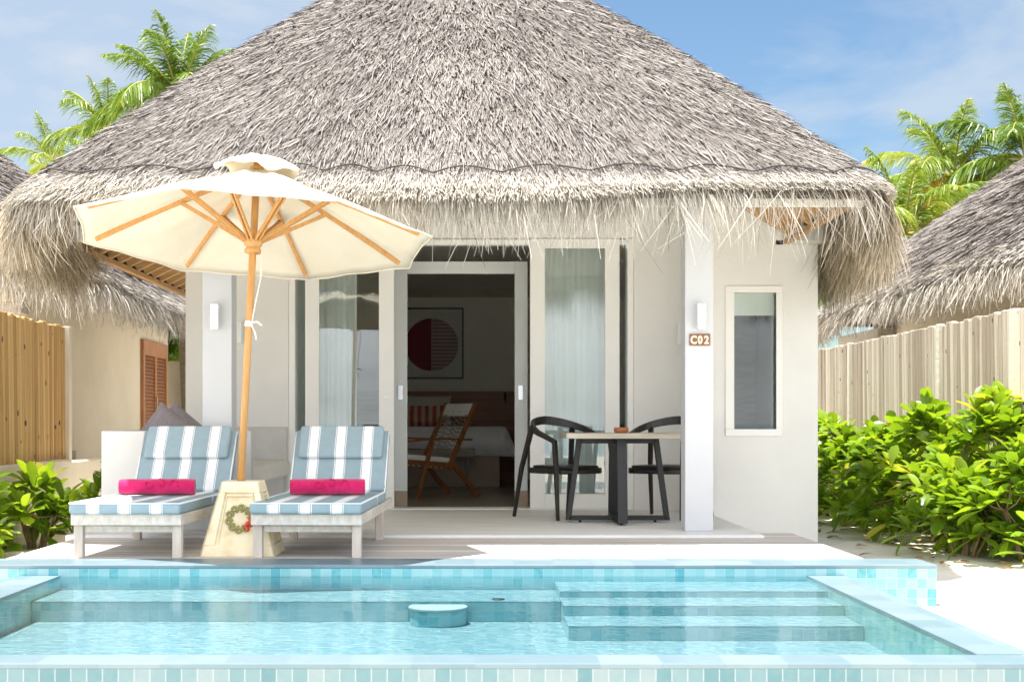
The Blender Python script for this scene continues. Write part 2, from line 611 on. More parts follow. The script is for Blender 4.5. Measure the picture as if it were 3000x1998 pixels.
STEEL = pmat('brushed_steel', (0.62, 0.64, 0.65), (0.70, 0.72, 0.73), rough=0.3, metal=0.7)
TEAK = pmat('teak', (0.17, 0.055, 0.016), (0.26, 0.095, 0.028), rough=0.4, scale=6, stretch=(4, 4, .8))
ROPE = pmat('rope', (0.40, 0.33, 0.20), (0.50, 0.42, 0.28), rough=0.9, scale=40)
WEB = band_mat('seat_webbing', (0.55, 0.42, 0.22), (0.18, 0.07, 0.025), 1, 0.072, duty=0.6)
LINEN = pmat('linen', (0.74, 0.71, 0.64), (0.82, 0.79, 0.72), rough=0.95, scale=30, bump=0.2, bscale=300)
BEDW = pmat('bed_linen', (0.82, 0.82, 0.85), (0.87, 0.87, 0.90), rough=0.9, scale=4, bump=0.25, bscale=8)
BEDBASE = pmat('bed_base', (0.38, 0.28, 0.21), (0.44, 0.33, 0.25), rough=0.6)
HEADB = plank_mat('headboard_wood', (0.26, 0.105, 0.06), (0.36, 0.16, 0.09), 2, 0.14, rough=0.5, grain=(0.6, 4, 8))
REDP = band_mat('red_stripe_pillow', (0.50, 0.07, 0.04), (0.62, 0.50, 0.42), 0, 0.10)
ROOMW = pmat('bedroom_paint', (0.76, 0.74, 0.67), (0.80, 0.78, 0.71), rough=0.85, scale=2)
ROOMF = pmat('bedroom_floor', (0.34, 0.29, 0.22), (0.40, 0.345, 0.27), rough=0.25, scale=3, stretch=(1, 4, 1))
ARTP = pmat('art_paper', (0.60, 0.61, 0.57), (0.63, 0.64, 0.60), rough=0.7)
ARTR = band_mat('art_red', (0.17, 0.008, 0.018), (0.22, 0.012, 0.026), 2, 0.05, duty=0.2)
ARTL = band_mat('art_louvre', (0.13, 0.045, 0.05), (0.46, 0.34, 0.335), 2, 0.05, duty=0.25)
BLACKF = pmat('black_frame', (0.012, 0.012, 0.013), (0.018, 0.018, 0.02), rough=0.4)
SHEER = pmat('sheer_curtain', (0.90, 0.91, 0.88), (0.93, 0.94, 0.92), rough=0.9, scale=3, transl=0.12, spec=0.1)
BLIND = pmat('roller_blind', (0.84, 0.86, 0.82), (0.88, 0.89, 0.86), rough=0.8, scale=4)
DOORGLASS = glass_mat('door_glass', (0.92, 0.96, 0.95), ior=1.8)
WINGLASS = glass_mat('window_glass', (0.93, 0.96, 0.95), ior=1.55)
SHUT = pmat('shutter_wood', (0.38, 0.16, 0.06), (0.48, 0.22, 0.09), rough=0.6, scale=10, stretch=(1, 1, .4))
GREYC = pmat('grey_cushion', (0.27, 0.235, 0.25), (0.34, 0.30, 0.32), rough=0.9, scale=30, bump=0.2, bscale=300)
BEAMG = pmat('weathered_beam', (0.36, 0.32, 0.27), (0.46, 0.42, 0.36), rough=0.8, scale=6, stretch=(1, .5, 5))
BAMBOO = plank_mat('bamboo_slats_shaded', (0.50, 0.29, 0.095), (0.76, 0.51, 0.22), 1, 0.075, var=.28, gapw=0.06, grain=(3, 12, .5), knots=0.12, gap=(0.16, 0.08, 0.03))
BAMBOO2 = plank_mat('bamboo_slats_bleached', (0.40, 0.325, 0.245), (0.70, 0.62, 0.51), 1, 0.095, var=.34, gapw=0.06, grain=(3, 12, .5), knots=0.10, gap=(0.13, 0.09, 0.07))
DECK = plank_mat('deck_boards', (0.50, 0.44, 0.395), (0.74, 0.69, 0.635), 1, 0.145, gapw=0.045, grain=(.5, 7, 1), gap=(0.10, 0.085, 0.075))
TERR = pmat('terrace_stone', (0.68, 0.665, 0.64), (0.80, 0.785, 0.76), rough=0.55, scale=2.2, stretch=(.7, 2.6, 1), detail=9, bump=0.03)
SAND = pmat('white_sand', (0.74, 0.68, 0.585), (0.83, 0.78, 0.69), rough=0.95, scale=3.0, bump=0.5, bscale=9, spec=0.1, dist=0.03)
SEA = pmat('lagoon', (0.03, 0.20, 0.28), (0.05, 0.28, 0.36), rough=0.12, scale=0.2, bump=0.2, bscale=1.5)
CORD = pmat('thatch_cord', (0.05, 0.042, 0.038), (0.08, 0.07, 0.06), rough=0.9)
THATCHB = pmat('thatch_core', (0.055, 0.045, 0.036), (0.10, 0.085, 0.07), rough=0.95, scale=20, stretch=(1, 1, 1), spec=0.1)
THATCH = tone_mat('thatch_weathered', [(0.0, (0.045, 0.034, 0.027)), (0.12, (0.10, 0.082, 0.07)), (0.35, (0.215, 0.19, 0.173)), (0.65, (0.305, 0.276, 0.256)), (1.0, (0.39, 0.36, 0.335))], patch=0.75)
THATCHS = tone_mat('thatch_skirt', [(0.0, (0.12, 0.09, 0.06)), (0.18, (0.42, 0.375, 0.315)), (0.6, (0.58, 0.535, 0.47)), (1.0, (0.70, 0.66, 0.59))], patch=0.25, transl=0.1)
THATCHF = tone_mat('thatch_fringe_shaded', [(0.0, (0.14, 0.095, 0.055)), (0.3, (0.36, 0.29, 0.20)), (0.7, (0.52, 0.45, 0.34)), (1.0, (0.66, 0.60, 0.50))], transl=0.15)  # side fringe only: browner, with the shade there put into the colour
LEAF = tone_mat('shrub_leaf', [(0.0, (0.08, 0.17, 0.012)), (0.5, (0.235, 0.38, 0.03)), (0.85, (0.33, 0.45, 0.05)), (1.0, (0.50, 0.46, 0.06))], rough=0.28, transl=0.45, spec=0.5, tcol=(1.5, 1.35, 0.5))
STEM = pmat('shrub_stem', (0.16, 0.10, 0.05), (0.28, 0.20, 0.10), rough=0.8, scale=20)
PALM = tone_mat('palm_leaf', [(0.0, (0.06, 0.13, 0.014)), (0.45, (0.155, 0.245, 0.024)), (0.85, (0.34, 0.38, 0.05)), (1.0, (0.50, 0.42, 0.08))], rough=0.4, transl=0.35, spec=0.5, tcol=(1.4, 1.3, 0.6))
RACH = pmat('palm_rib', (0.32, 0.30, 0.06), (0.42, 0.40, 0.10), rough=0.5, scale=10)
YPALM = pmat('dry_palm_leaf', (0.52, 0.30, 0.01), (0.66, 0.42, 0.02), rough=0.6, scale=8, transl=0.3)
TRUNK = pmat('palm_trunk', (0.22, 0.18, 0.13), (0.34, 0.29, 0.22), rough=0.9, scale=4, stretch=(1, 1, 8), bump=0.4, bscale=10)
CY = [(0.0, (0.085, 0.34, 0.395)), (0.10, (0.15, 0.415, 0.46)), (0.35, (0.205, 0.45, 0.485)), (0.7, (0.255, 0.48, 0.51)), (1.0, (0.33, 0.52, 0.54))]
TILE = tile_mat('mosaic_tile', CY, off=(0.011, 0.02, 0.0), grout=(0.36, 0.50, 0.51), gw=.03, streak=.5)
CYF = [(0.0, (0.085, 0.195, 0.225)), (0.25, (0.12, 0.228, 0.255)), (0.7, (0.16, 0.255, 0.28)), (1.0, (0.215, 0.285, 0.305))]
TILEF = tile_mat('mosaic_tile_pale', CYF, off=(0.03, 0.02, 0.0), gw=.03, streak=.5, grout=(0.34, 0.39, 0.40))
COPE = tile_mat('coping_tile', [(0.0, (0.135, 0.205, 0.245)), (0.5, (0.165, 0.235, 0.275)), (1.0, (0.20, 0.265, 0.295))], size=0.23, gw=0.006, grout=(0.15, 0.215, 0.25), rough=0.35, streak=0.8)
PFLOOR = tile_mat('pool_floor_tile', [(0.0, (0.125, 0.235, 0.285)), (0.5, (0.15, 0.265, 0.31)), (1.0, (0.18, 0.295, 0.335))], gw=0.02, grout=(0.17, 0.29, 0.33), streak=0.9, wavy=0.7)
WATER = glass_mat('pool_water', (0.86, 0.97, 0.98), ior=1.10, rough=0.03, ripple=0.16, rscale=9.0, rstretch=(1, 2.2, 1))


# umbrella axis (foot of the pole, centre of the rim)
UB = Vector((-1.45, 8.92, 0))
P0 = Vector((-1.466, 8.92, .44))
RC = Vector((-1.415, 9.11, 2.0))
AX = (RC - P0).normalized()


def clear_of_canopy(P):
    q = P - np.array(RC)
    h = q @ np.array(AX)
    r = np.linalg.norm(q - h[..., None] * np.array(AX), axis=-1)
    bad = (r < 1.22) & (h < .47 * (1 - np.minimum(r, 1.17) / 1.17) + .06) & (h > -.6)
    return ~bad.any(1)


# ------------------------------------------------------------------ thatch
def chaikin(poly, n=4):
    P = []
    for i in range(len(poly)):
        a, b = np.array(poly[i], float), np.array(poly[(i + 1) % len(poly)], float)
        P += [a + (b - a) * k / 4 for k in range(4)]
    for _ in range(n):
        q = []
        for i in range(len(P)):
            a, b = P[i], P[(i + 1) % len(P)]
            q += [a * .8 + b * .2, a * .2 + b * .8]
        P = q
    return np.array(P)


class Roof:
    def __init__(s, centre, poly, ze, H, bulge=0.16, round_k=0.5, rm=None):
        s.c = np.array(centre, float)
        p = chaikin(poly) - s.c
        ang = np.arctan2(p[:, 1], p[:, 0]) % (2 * np.pi)
        o = np.argsort(ang)
        s.A, s.Rr = ang[o], np.hypot(p[:, 0], p[:, 1])[o]
        s.rm = rm or s.Rr.mean()
        s.ze, s.H, s.b, s.k = ze, H, bulge, round_k

    def r(s, th):
        return np.interp(th % (2 * np.pi), s.A, s.Rr, period=2 * np.pi)

    def P(s, th, t):
        k = s.k * np.clip(t, 0, 1)
        r = (s.r(th) * (1 - k) + s.rm * k) * (1 - np.where(t < 0, .8 * t, t))
        z = s.ze + s.H * np.where(t < 0, 1.35 * t, t + s.b * t * (1 - t))
        return np.stack([s.c[0] + r * np.cos(th), s.c[1] + r * np.sin(th), z], -1)

    def frame(s, th, t):
        p = s.P(th, t)
        du = s.P(th + .01, t) - s.P(th - .01, t)
        dv = s.P(th, t + .004) - s.P(th, t - .004)
        du, dv = norm(du), norm(dv)
        n = norm(np.cross(du, dv))
        return p, n, du, dv

    def sample_th(s, n, lo, hi):
        th = np.linspace(lo, hi, 2000)
        w = s.r(th) ** 2
        c = np.cumsum(w)
        c = c / c[-1]
        return np.interp(RNG.random(n), c, th)

    def core(s, name, m, parent, n=160, nt=40, drop=0.06):
        th = np.linspace(0, 2 * np.pi, n, endpoint=False)
        rows = []
        for t in np.linspace(0.0, 0.995, nt):
            p = s.P(th, np.full(n, t))
            p[:, 2] -= drop
            rows.append(p)
        low = s.P(th, np.full(n, 0.05))          # underside lip
        low[:, 2] -= 0.26
        V = np.concatenate([low] + rows)
        Q = []
        for i in range(nt):
            for k in range(n):
                a, b = i * n + k, i * n + (k + 1) % n
                Q.append((a, b, b + n, a + n))
        return np_mesh(name, V, Q, m, parent, smooth=True)

    def strands(s, n, lo, hi, t0, t1, L, w, lift, jit=0.16, K=4, tone=None, seam=None):
        th = s.sample_th(n, lo, hi)
        u = RNG.random(n)
        a, b = (1 - t0) ** 2, (1 - t1) ** 2
        t = 1 - np.sqrt(a + (b - a) * u)
        if seam is not None:
            ok = t > seam(th) + 0.004
            th, t = th[ok], t[ok]
        n = len(th)
        Ls = RNG.uniform(*L, n)
        slope = math.hypot(s.rm, s.H)
        w_ = np.clip((th - R(280)) / R(16), 0, 1) * np.clip((R(330) - th) / R(12), 0, 1)
        reach = .020 - .008 * w_ + (.032 - .016 * w_) * RNG.random(n) ** (1 + .8 * w_)
        Ls = np.minimum(Ls, (t + reach) * slope)
        rad = np.maximum(s.rm * (1 - t), 0.25)
        clump = 0.10 * np.sin(th * 23 + t * 31) + 0.08 * np.sin(th * 57 - t * 47)
        ang = RNG.normal(0, jit, n) + clump
        lf = RNG.uniform(*lift, n)
        P = np.zeros((n, K, 3))
        N = np.zeros((n, K, 3))
        for k in range(K):
            f = k / (K - 1)
            th_k = th + ang * Ls * f / rad
            t_k = np.minimum(t - Ls * np.cos(ang) / slope * f, 0.997)
            if seam is None:
                t_k = t_k
            p, nn, _, _ = s.frame(th_k, t_k)
            P[:, k] = p + nn * (0.004 + lf * f ** 1.3)[:, None] - nn * ((1 - f) * 0.02)
            N[:, k] = nn
        ok = clear_of_canopy(P)
        P, N, n = P[ok], N[ok], int(ok.sum())
        T = np.gradient(P, axis=1)
        side = norm(np.cross(N, norm(T)))
        tw = RNG.normal(0, 0.30, n)
        side = side * np.cos(tw)[:, None, None] + N * np.sin(tw)[:, None, None]
        prof = np.array([1.0, 0.95, 0.75, 0.25])[:K] if K == 4 else np.linspace(1, .3, K)
        W = RNG.uniform(*w, n)[:, None] * prof[None]
        V, Q = strips(P, side, W)
        tn = tone(n) if tone else RNG.random(n)
        return V, Q, np.repeat(tn, K - 1)

    def fringe(s, n, lo, hi, L, w, K=6, out=0.05, curl=0.07, tmax=0.03, bias=2.0):
        th = s.sample_th(n, lo, hi)
        t = tmax - RNG.random(n) * (tmax + .030)
        p0, nn, du, dv = s.frame(th, t)
        p0 = p0 - nn * (RNG.random(n) * 0.10)[:, None]
        Ls = L[0] + (L[1] - L[0]) * RNG.random(n) ** bias
        down = -dv
        p1 = p0 + down * RNG.uniform(.05, .13, n)[:, None] + nn * RNG.uniform(-.01, out, n)[:, None]
        rnd = RNG.normal(0, 1, (n, 3)) * np.array([1, 1, .15])
        p2 = p1 + np.stack([0 * Ls, 0 * Ls, -Ls], -1) + rnd * (curl * Ls / 0.25)[:, None]
        P = np.zeros((n, K, 3))
        for k in range(K):
            f = k / (K - 1)
            P[:, k] = p0 * (1 - f) ** 2 + p1 * 2 * f * (1 - f) + p2 * f ** 2
        ok = clear_of_canopy(P)
        P, th, n = P[ok], th[ok], int(ok.sum())
        T = norm(np.gradient(P, axis=1))
        view = np.stack([np.cos(th), np.sin(th), 0 * th], -1)[:, None, :]
        side = norm(np.cross(T, view + 0 * T) + 1e-6)
        tw = RNG.normal(0, 0.6, n)
        side = side * np.cos(tw)[:, None, None] + norm(np.cross(T, side)) * np.sin(tw)[:, None, None]
        W = RNG.uniform(*w, n)[:, None] * np.linspace(1, .35, K)[None]
        V, Q = strips(P, side, W)
        return V, Q, np.repeat(RNG.random(n), K - 1)


def merge(parts):
    V, Q, T, b = [], [], [], 0
    for v, q, t in parts:
        V.append(v)
        Q.append(q + b)
        T.append(t)
        b += len(v)
    return np.concatenate(V), np.concatenate(Q), np.concatenate(T)


def toneA(n): return np.clip(RNG.normal(0.57, 0.10, n) - (RNG.random(n) < 0.06) * 0.35, 0, 1)


# ------------------------------------------------------------------ setting: sand, sea, deck, terrace
def grid_plane(name, x0, x1, y0, y1, nx, ny, zf, m):
    xs, ys = np.linspace(x0, x1, nx), np.linspace(y0, y1, ny)
    X, Y = np.meshgrid(xs, ys)
    Z = zf(X, Y)
    V = np.stack([X, Y, Z], -1).reshape(-1, 3)
    i = np.arange(ny - 1)[:, None] * nx + np.arange(nx - 1)[None]
    Q = np.stack([i, i + 1, i + nx + 1, i + nx], -1).reshape(-1, 4)
    return np_mesh(name, V, Q, m, None, smooth=True)


def sand_z(X, Y):
    near = np.exp(-((X / 9) ** 2 + ((Y - 11) / 9) ** 2))
    z = SZ + near * (0.012 * np.sin(X * 5.1 + Y * 2.3) + 0.010 * np.sin(X * 9.7 - Y * 6.1 + 1) + 0.006 * np.sin(X * 17 + Y * 23))
    pool = (X > -2.58) & (X < 2.1) & (Y > 5.25) & (Y < 8.5)
    return np.where(pool, SZ - 0.35, z)


xs = np.concatenate([[-400, -120, -40, -16], np.linspace(-9, 9, 241), [16, 40, 120, 400]])
ys = np.concatenate([[-18, -10, 0], np.linspace(3, 22, 255), [30, 60, 150, 500]])
X, Y = np.meshgrid(xs, ys)
Vg = np.stack([X, Y, sand_z(X, Y)], -1).reshape(-1, 3)
ii = np.arange(len(ys) - 1)[:, None] * len(xs) + np.arange(len(xs) - 1)[None]
Qg = np.stack([ii, ii + 1, ii + len(xs) + 1, ii + len(xs)], -1).reshape(-1, 4)
tag(np_mesh('sand', Vg, Qg, SAND, None, smooth=True), kind='structure')
tag(MB().box(-500, -700, -1.2, 500, -18, -0.45).build('sea', SEA), kind='structure')

mb = MB().box(-2.82, 8.53, -0.07, 2.345, 10.55, 0.0).box(-2.78, 8.56, -0.4, 2.30, 10.5, -0.072)
tag(mb.build('pool_deck', DECK), kind='structure')
tag(MB().box(-2.9, 10.08, -0.3, 2.056, 12.99, TZ).build('terrace', TERR, bevel=0.006), kind='structure')

# ------------------------------------------------------------------ swimming pool
WL = -0.064                                     # water level
BW0, BW1 = 8.165, 8.53                          # raised rear wall
FI, FO = 5.405, 5.215
LI, LO_, RI, RO = -2.379, -2.594, 1.912, 2.128
pool = thing('swimming_pool', 'turquoise mosaic tiled plunge pool with pale copings in front of the wooden deck', 'pool', (0, 6.8, SZ))
MB().box(-4.6, BW0, -0.5, 2.654, BW1 - .002, -0.02).build('rear_wall', TILE, pool)
MB().box(-4.6, BW0 - .004, -0.02, 2.658, BW1 - .001, 0.003).build('rear_coping', COPE, pool, bevel=0.006)
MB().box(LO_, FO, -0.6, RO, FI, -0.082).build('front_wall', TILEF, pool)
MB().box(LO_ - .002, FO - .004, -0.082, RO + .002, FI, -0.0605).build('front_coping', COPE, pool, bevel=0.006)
MB().box(LO_, FI + .001, -0.6, LI, BW0 - .001, -0.082).build('side_wall', TILE, pool)
MB().box(LO_ - .002, FI + .001, -0.082, LI, BW0 - .005, -0.0605).build('side_coping', COPE, pool)
MB().box(RI, FI + .001, -0.6, RO, BW0 - .001, -0.082).build('side_wall', TILE, pool)
MB().box(RI, FI + .001, -0.082, RO + .002, BW0 - .005, -0.0605).build('side_coping', COPE, pool)
MB().box(LI + .001, FI + .002, -0.36, RI - .001, BW0 - .002, -0.25).build('pool_floor', PFLOOR, pool)
bn = MB().box(LI + .003, 7.64, -0.249, 0.46, BW0 - .003, -0.145).build('bench', TILE, pool)
MB().box(LI + .002, 7.636, -0.145, 0.461, BW0 - .004, -0.141).build('bench_top', PFLOOR, bn)
for y0, zt in ((7.70, -0.094), (7.345, -0.127), (6.975, -0.178)):
    y1 = {7.70: BW0 - .003, 7.345: 7.699, 6.975: 7.344}[y0]
    st = MB().box(0.462, y0, -0.249, RI - .002, y1, zt - .004).build('step', TILE, pool)
    MB().box(0.460, y0 - .003, zt - .004, RI - .003, y1 - .004, zt).build('tread', PFLOOR, st)
PALE = pmat('pale_stone', (0.27, 0.35, 0.365), (0.33, 0.40, 0.41), rough=.5, scale=14)


def disc(r, z0, z1):
    return MB().prism([(wx(1283, 7.56) + r * math.cos(q), 7.56 + r * math.sin(q), z0) for q in np.linspace(0, 2 * math.pi, 56, endpoint=False)], (0, 0, z1 - z0))


ds = disc(.150, -.2485, -.171).build('round_seat', TILE, pool)
disc(.158, -.1705, -.156).build('seat_top', PALE, ds, bevel=.004)
MB().lathe([(0.0, 0), (0.036, 0), (0.034, 0.004), (0.0, 0.005)], (wx(1460, 7.72), 7.72, -0.1405), 20).build('floor_drain', BLACKM, pool)
tag(MB().add([(LI, FI, WL), (RI, FI, WL), (RI, BW0, WL), (LI, BW0, WL)], [(0, 1, 2, 3)]).build('pool_water', WATER), kind='structure')

# ------------------------------------------------------------------ main villa
villa = thing('thatched_villa', 'white villa with the great grey thatched roof and open sliding doors behind the pool deck', 'villa', (0, 12.9, SZ))
DY = 13.07
FY = 12.95                                     # front wall plane
ZD = 2.49                                      # door head
w = MB()
w.box(-2.63, FY, SZ - .1, wx(850, DY), FY + .22, 3.2)                      # left of the doors
w.box(wx(1853, DY), FY, SZ - .1, 2.05, FY + .22, 3.2)                      # right of the doors
w.box(wx(850, DY) + .0005, FY, ZD + .005, wx(1853, DY) - .0005, FY + .22, 3.2)   # over the doors
w.build('wall', WHITE, villa)
MB().box(-2.60, FY - .014, 2.615, 1.88, FY - .0005, 2.63).build('trim', FRAMEW, villa)
w = MB()
w.box(-2.63, FY + .221, SZ - .1, -2.41, 19.8, 2.7)
w.build('side_wall', WHITE, villa)
BY = 12.2
XR = wx(2396, BY)
w = MB()                                       # bathroom wing with a window hole
gx0, gx1, gz0, gz1 = wx(2150, BY), wx(2273, BY), wz(1257, BY), wz(857, BY)
w.box(1.90, BY, SZ - .1, gx0, BY + .2, 2.38)
w.box(gx1, BY, SZ - .1, XR, BY + .2, 2.34)
w.box(gx0, BY, SZ - .1, gx1, BY + .2, gz0)
w.box(gx0, BY, gz1, gx1, BY + .2, 2.38)
w.prism([(1.90, BY + .001, 2.38), (2.70, BY + .001, 2.38), (2.70, BY + .001, 2.48), (1.90, BY + .001, 2.99)], (0, .198, 0))
w.box(1.90, BY + .2, SZ - .1, 2.05, FY - .001, 2.8)
w.box(XR - .2, BY + .2, SZ - .1, XR, 19.8, 2.34)
w.build('wing_wall', WHITE, villa)
win = MB().box(gx0 - .075, BY - .02, gz0 - .06, gx1 + .055, BY - .001, gz0).box(gx0 - .075, BY - .02, gz1, gx1 + .055, BY - .001, gz1 + .055) \
    .box(gx0 - .075, BY - .02, gz0, gx0, BY + .06, gz1).box(gx1, BY - .02, gz0, gx1 + .055, BY + .06, gz1).build('window', FRAMEW, villa, bevel=.004)
MB().box(gx0, BY + .05, gz0, gx1, BY + .058, gz1).build('pane', WINGLASS, win)
MB().box(gx0, BY + .10, wz(916, BY), gx1, BY + .112, gz1).build('blind', BLIND, win)
MB().box(gx0, BY + .105, wz(922, BY), gx1, BY + .125, wz(916, BY)).build('blind_bar', FRAMEW, win)
MB().box(2.06, BY + 1.6, 0, XR - .21, BY + 1.7, 2.3).build('bathroom_wall', BEAMG, villa)
# fascia boards, side plates, rafters, soffit
FYF = 9.84
MB().box(-2.80, FYF, 2.31, 2.62, FYF + .035, 2.45).build('fascia', FASCIA, villa)
MB().prism([(2.621, FYF + .002, 2.312), (2.621, FYF + .002, 2.45), (2.80, FYF + .20, 2.45), (2.80, FYF + .20, 2.37), (2.70, FYF + .08, 2.312)], (0, .03, 0)).build('fascia', FASCIA, villa)
MB().box(2.645, 11.93, 2.335, 3.08, 12.196, 2.47).build('plate_beam', FASCIA, villa, bevel=.006)
MB().box(-3.42, 11.92, 2.335, -2.62, 12.02, 2.47).build('plate_beam', FASCIA, villa, bevel=.006)
for sx, xe, xb in ((1, 2.62, 3.16), (-1, -2.82, -3.42)):
    MB().box(xe - .025, FYF + .04, 2.312, xe + .025, 11.915, 2.352).build('eave_batten', RAFTER, villa)
    MB().box(xb - .03, 12.025, 2.30, xb + .03, 17.2, 2.345).build('eave_batten', RAFTER, villa)
    for k in range(6):
        y = 9.96 + k * .35
        rl = min(1.25, (y - 9.72) * .8)
        MB().sweep([(xe, y, 2.39), (xe - sx * rl, y, 2.39 + rl * .60)], .10, .055, side=(0, 0, 1)).build('rafter', RAFTER, villa)
    for k in range(13):
        y = 12.2 + k * .36
        MB().sweep([(xb, y, 2.385), (xb - sx * 1.0, y, 2.385 + 1.0 * .50)], .10, .06, side=(0, 0, 1)).build('rafter', RAFTER, villa)
sf = MB()
pl = [(-2.80, FYF + .036, 2.455), (2.62, FYF + .036, 2.455), (2.64, 11.93, 2.465), (3.2, 12.0, 2.465), (3.3, 16.5, 2.465), (3.1, 20.3, 2.465),
      (-3.2, 20.3, 2.465), (-3.42, 16.5, 2.465), (-3.42, 12.0, 2.465), (-2.82, 11.93, 2.465)]
inn_ = [(-0.1 + (p[0] + 0.1) * .55, 12.9 + (p[1] - 12.9) * .55, 2.80 if k_ in (0, 1, 5, 6) else 3.15) for k_, p in enumerate(pl)]
n_ = len(pl)
sf.add(pl + inn_, [(i, (i + 1) % n_, n_ + (i + 1) % n_, n_ + i) for i in range(n_)] + [tuple(range(n_, 2 * n_))])
sf.build('soffit', SOFFIT, villa)
# pillars
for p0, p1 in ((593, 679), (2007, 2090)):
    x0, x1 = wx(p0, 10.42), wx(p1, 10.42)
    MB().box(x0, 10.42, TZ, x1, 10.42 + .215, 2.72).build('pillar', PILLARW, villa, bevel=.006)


def door_panel(p0, p1, g0, g1, y, z0, z1, gz0, gz1, hand=None):
    x0, x1, a, b = wx(p0, DY), wx(p1, DY), wx(g0, DY), wx(g1, DY)
    m = MB().box(x0, y, z0, a, y + .05, z1).box(b, y, z0, x1, y + .05, z1).box(a, y, z0, b, y + .05, gz0).box(a, y, gz1, b, y + .05, z1)
    o = m.build('sliding_door', FRAMEW, villa, bevel=.003)
    MB().box(a, y + .022, gz0, b, y + .03, gz1).build('glass_pane', DOORGLASS, o)
    return o


ZG1 = wz(731, DY)
ZG0 = wz(1445, DY)
dl = door_panel(897, 1156, 938, 1112, FY + .03, TZ + .012, ZD, ZG0, ZG1)
dr = door_panel(1552, 1812, 1595, 1770, FY + .03, TZ + .012, ZD, ZG0, ZG1)
MB().box(wx(1126, DY), FY + .018, wz(1166, DY), wx(1140, DY), FY + .0295, wz(1163, DY)).build('handle', STEEL, dl)
ff = MB()
for a, b in ((850.5, 868), (1835, 1852.5)):
    ff.box(wx(a, DY), FY + .01, TZ + .001, wx(b, DY), FY + .20, ZD)
ff.box(wx(868, DY), FY + .085, ZD - .05, wx(1835, DY), FY + .20, ZD)
ff.box(wx(868, DY), FY + .02, TZ + .0005, wx(1835, DY), FY + .30, TZ + .01)
fr_ = ff.build('door_frame', FRAMEW, villa, bevel=.003)
for a, b in ((868, 902), (1808, 1835)):
    MB().box(wx(a, DY), FY + .12, TZ + .02, wx(b, DY), FY + .128, ZD - .05).build('glass_pane', DOORGLASS, fr_)
IY = 13.40
i_ = MB().box(wx(1138, IY), IY, 0.17, wx(1193, IY), IY + .06, 2.33).box(wx(1508, IY), IY, 0.17, wx(1546, IY), IY + .06, 2.33) \
    .box(wx(1193, IY), IY, 2.215, wx(1508, IY), IY + .06, 2.33)
inner = i_.build('inner_door_frame', INNERW, villa, bevel=.004)
for a, b in ((1138, 1193), (1508, 1546)):
    MB().box(wx(a, IY), IY + .004, TZ, wx(b, IY), IY + .05, 0.169).build('plinth', BEDBASE, inner)
for a, b in ((1165, 1180), (1518, 1533)):
    MB().box(wx(a, IY), IY - .008, wz(1172, IY), wx(b, IY), IY - .0005, wz(1128, IY)).build('flush_handle', STEEL, inner, bevel=.003)
# bedroom shell
MB().box(-2.40, FY + .23, TZ - .1, 2.9, 19.8, TZ - .002).build('bedroom_floor', ROOMF, villa)
MB().box(-2.40, 19.62, TZ, 2.73, 19.8, 2.6).build('bedroom_wall', ROOMW, villa)
for a, b in ((-2.405, -2.35), (2.05, 2.1)):
    MB().box(a, FY + .23, TZ, b, 19.61, 2.6).build('bedroom_side_wall', ROOMW, villa)
MB().box(-2.42, FY + .22, 2.6, 2.75, 19.82, 2.66).build('bedroom_ceiling', ROOMW, villa)

# thatch of the main villa
poly = [(-3.02, 9.62), (2.78, 9.62), (3.08, 11.2), (3.38, 15.5), (3.3, 20.6), (-3.4, 20.6), (-3.72, 15.5), (-3.52, 11.2)]
RF = Roof((-0.16, 13.0), poly, 2.455, 2.81, round_k=0.42, rm=4.05)
LO, HI = R(172), R(368)


def seam(th): return 0.030 - 0.017 * (1 - np.abs(np.sin(th * 24.0 + 0.9 * np.sin(th * 7)))) ** 0.9 + 0.003 * np.sin(th * 9)


core = RF.core('thatch_roof', THATCHB, villa)
def tone_gap_shade(n): return RNG.uniform(0, .08, n)


V, Q, T = merge([RF.strands(165000, LO, HI, 0.03, 0.97, (0.18, 0.44), (0.0036, 0.0078), (0.005, 0.024), jit=0.09, tone=toneA, seam=seam),
                 RF.strands(9000, LO, HI, 0.03, 0.97, (0.22, 0.46), (0.008, 0.014), (0.015, 0.055), jit=0.17, tone=toneA, seam=seam),
                 RF.strands(14000, LO, HI, 0.03, 0.97, (0.05, 0.13), (0.009, 0.020), (0.022, 0.032), jit=0.15, tone=tone_gap_shade, seam=seam)])  # short dark strands on top, coloured as the shaded gaps in the thatch
np_mesh('thatch', V, Q, THATCH, core, T)
V, Q, T = RF.strands(21000, LO, HI, -0.015, 0.036, (0.12, 0.30), (0.005, 0.011), (0.006, 0.045), jit=0.20)
np_mesh('thatch_skirt', V, Q, THATCHS, core, T)
V, Q, T = RF.strands(4300, R(222), R(290), -0.02, 0.012, (0.16, 0.30), (0.007, 0.013), (0.0, 0.05), jit=0.2)
fr1 = RF.fringe(7600, R(226), R(290), (0.04, 0.30), (0.0035, 0.0075), curl=0.05, bias=2.0)
fr1 = merge([fr1, RF.fringe(800, R(282), R(300), (0.04, 0.30), (0.0035, 0.0075), curl=0.06, bias=2.0), RF.fringe(340, R(296), R(311), (0.05, 0.36), (0.004, 0.008), curl=0.08, bias=1.5)])
fr2 = RF.fringe(420, R(228), R(311), (0.22, 0.44), (0.004, 0.008), curl=0.11, bias=1.2)
V2, Q2, T2 = merge([(V, Q, T), fr1, fr2])
np_mesh('fringe', V2, Q2, THATCHS, core, T2 * .85)
V, Q, T = merge([RF.fringe(10000, R(178), R(228), (0.16, 0.44), (0.006, 0.011), out=0.08, curl=0.08, tmax=0.05, bias=1.0),
                 RF.fringe(10000, R(314), R(368), (0.18, 0.48), (0.006, 0.011), out=0.0, curl=0.05, tmax=0.05, bias=1.0)])
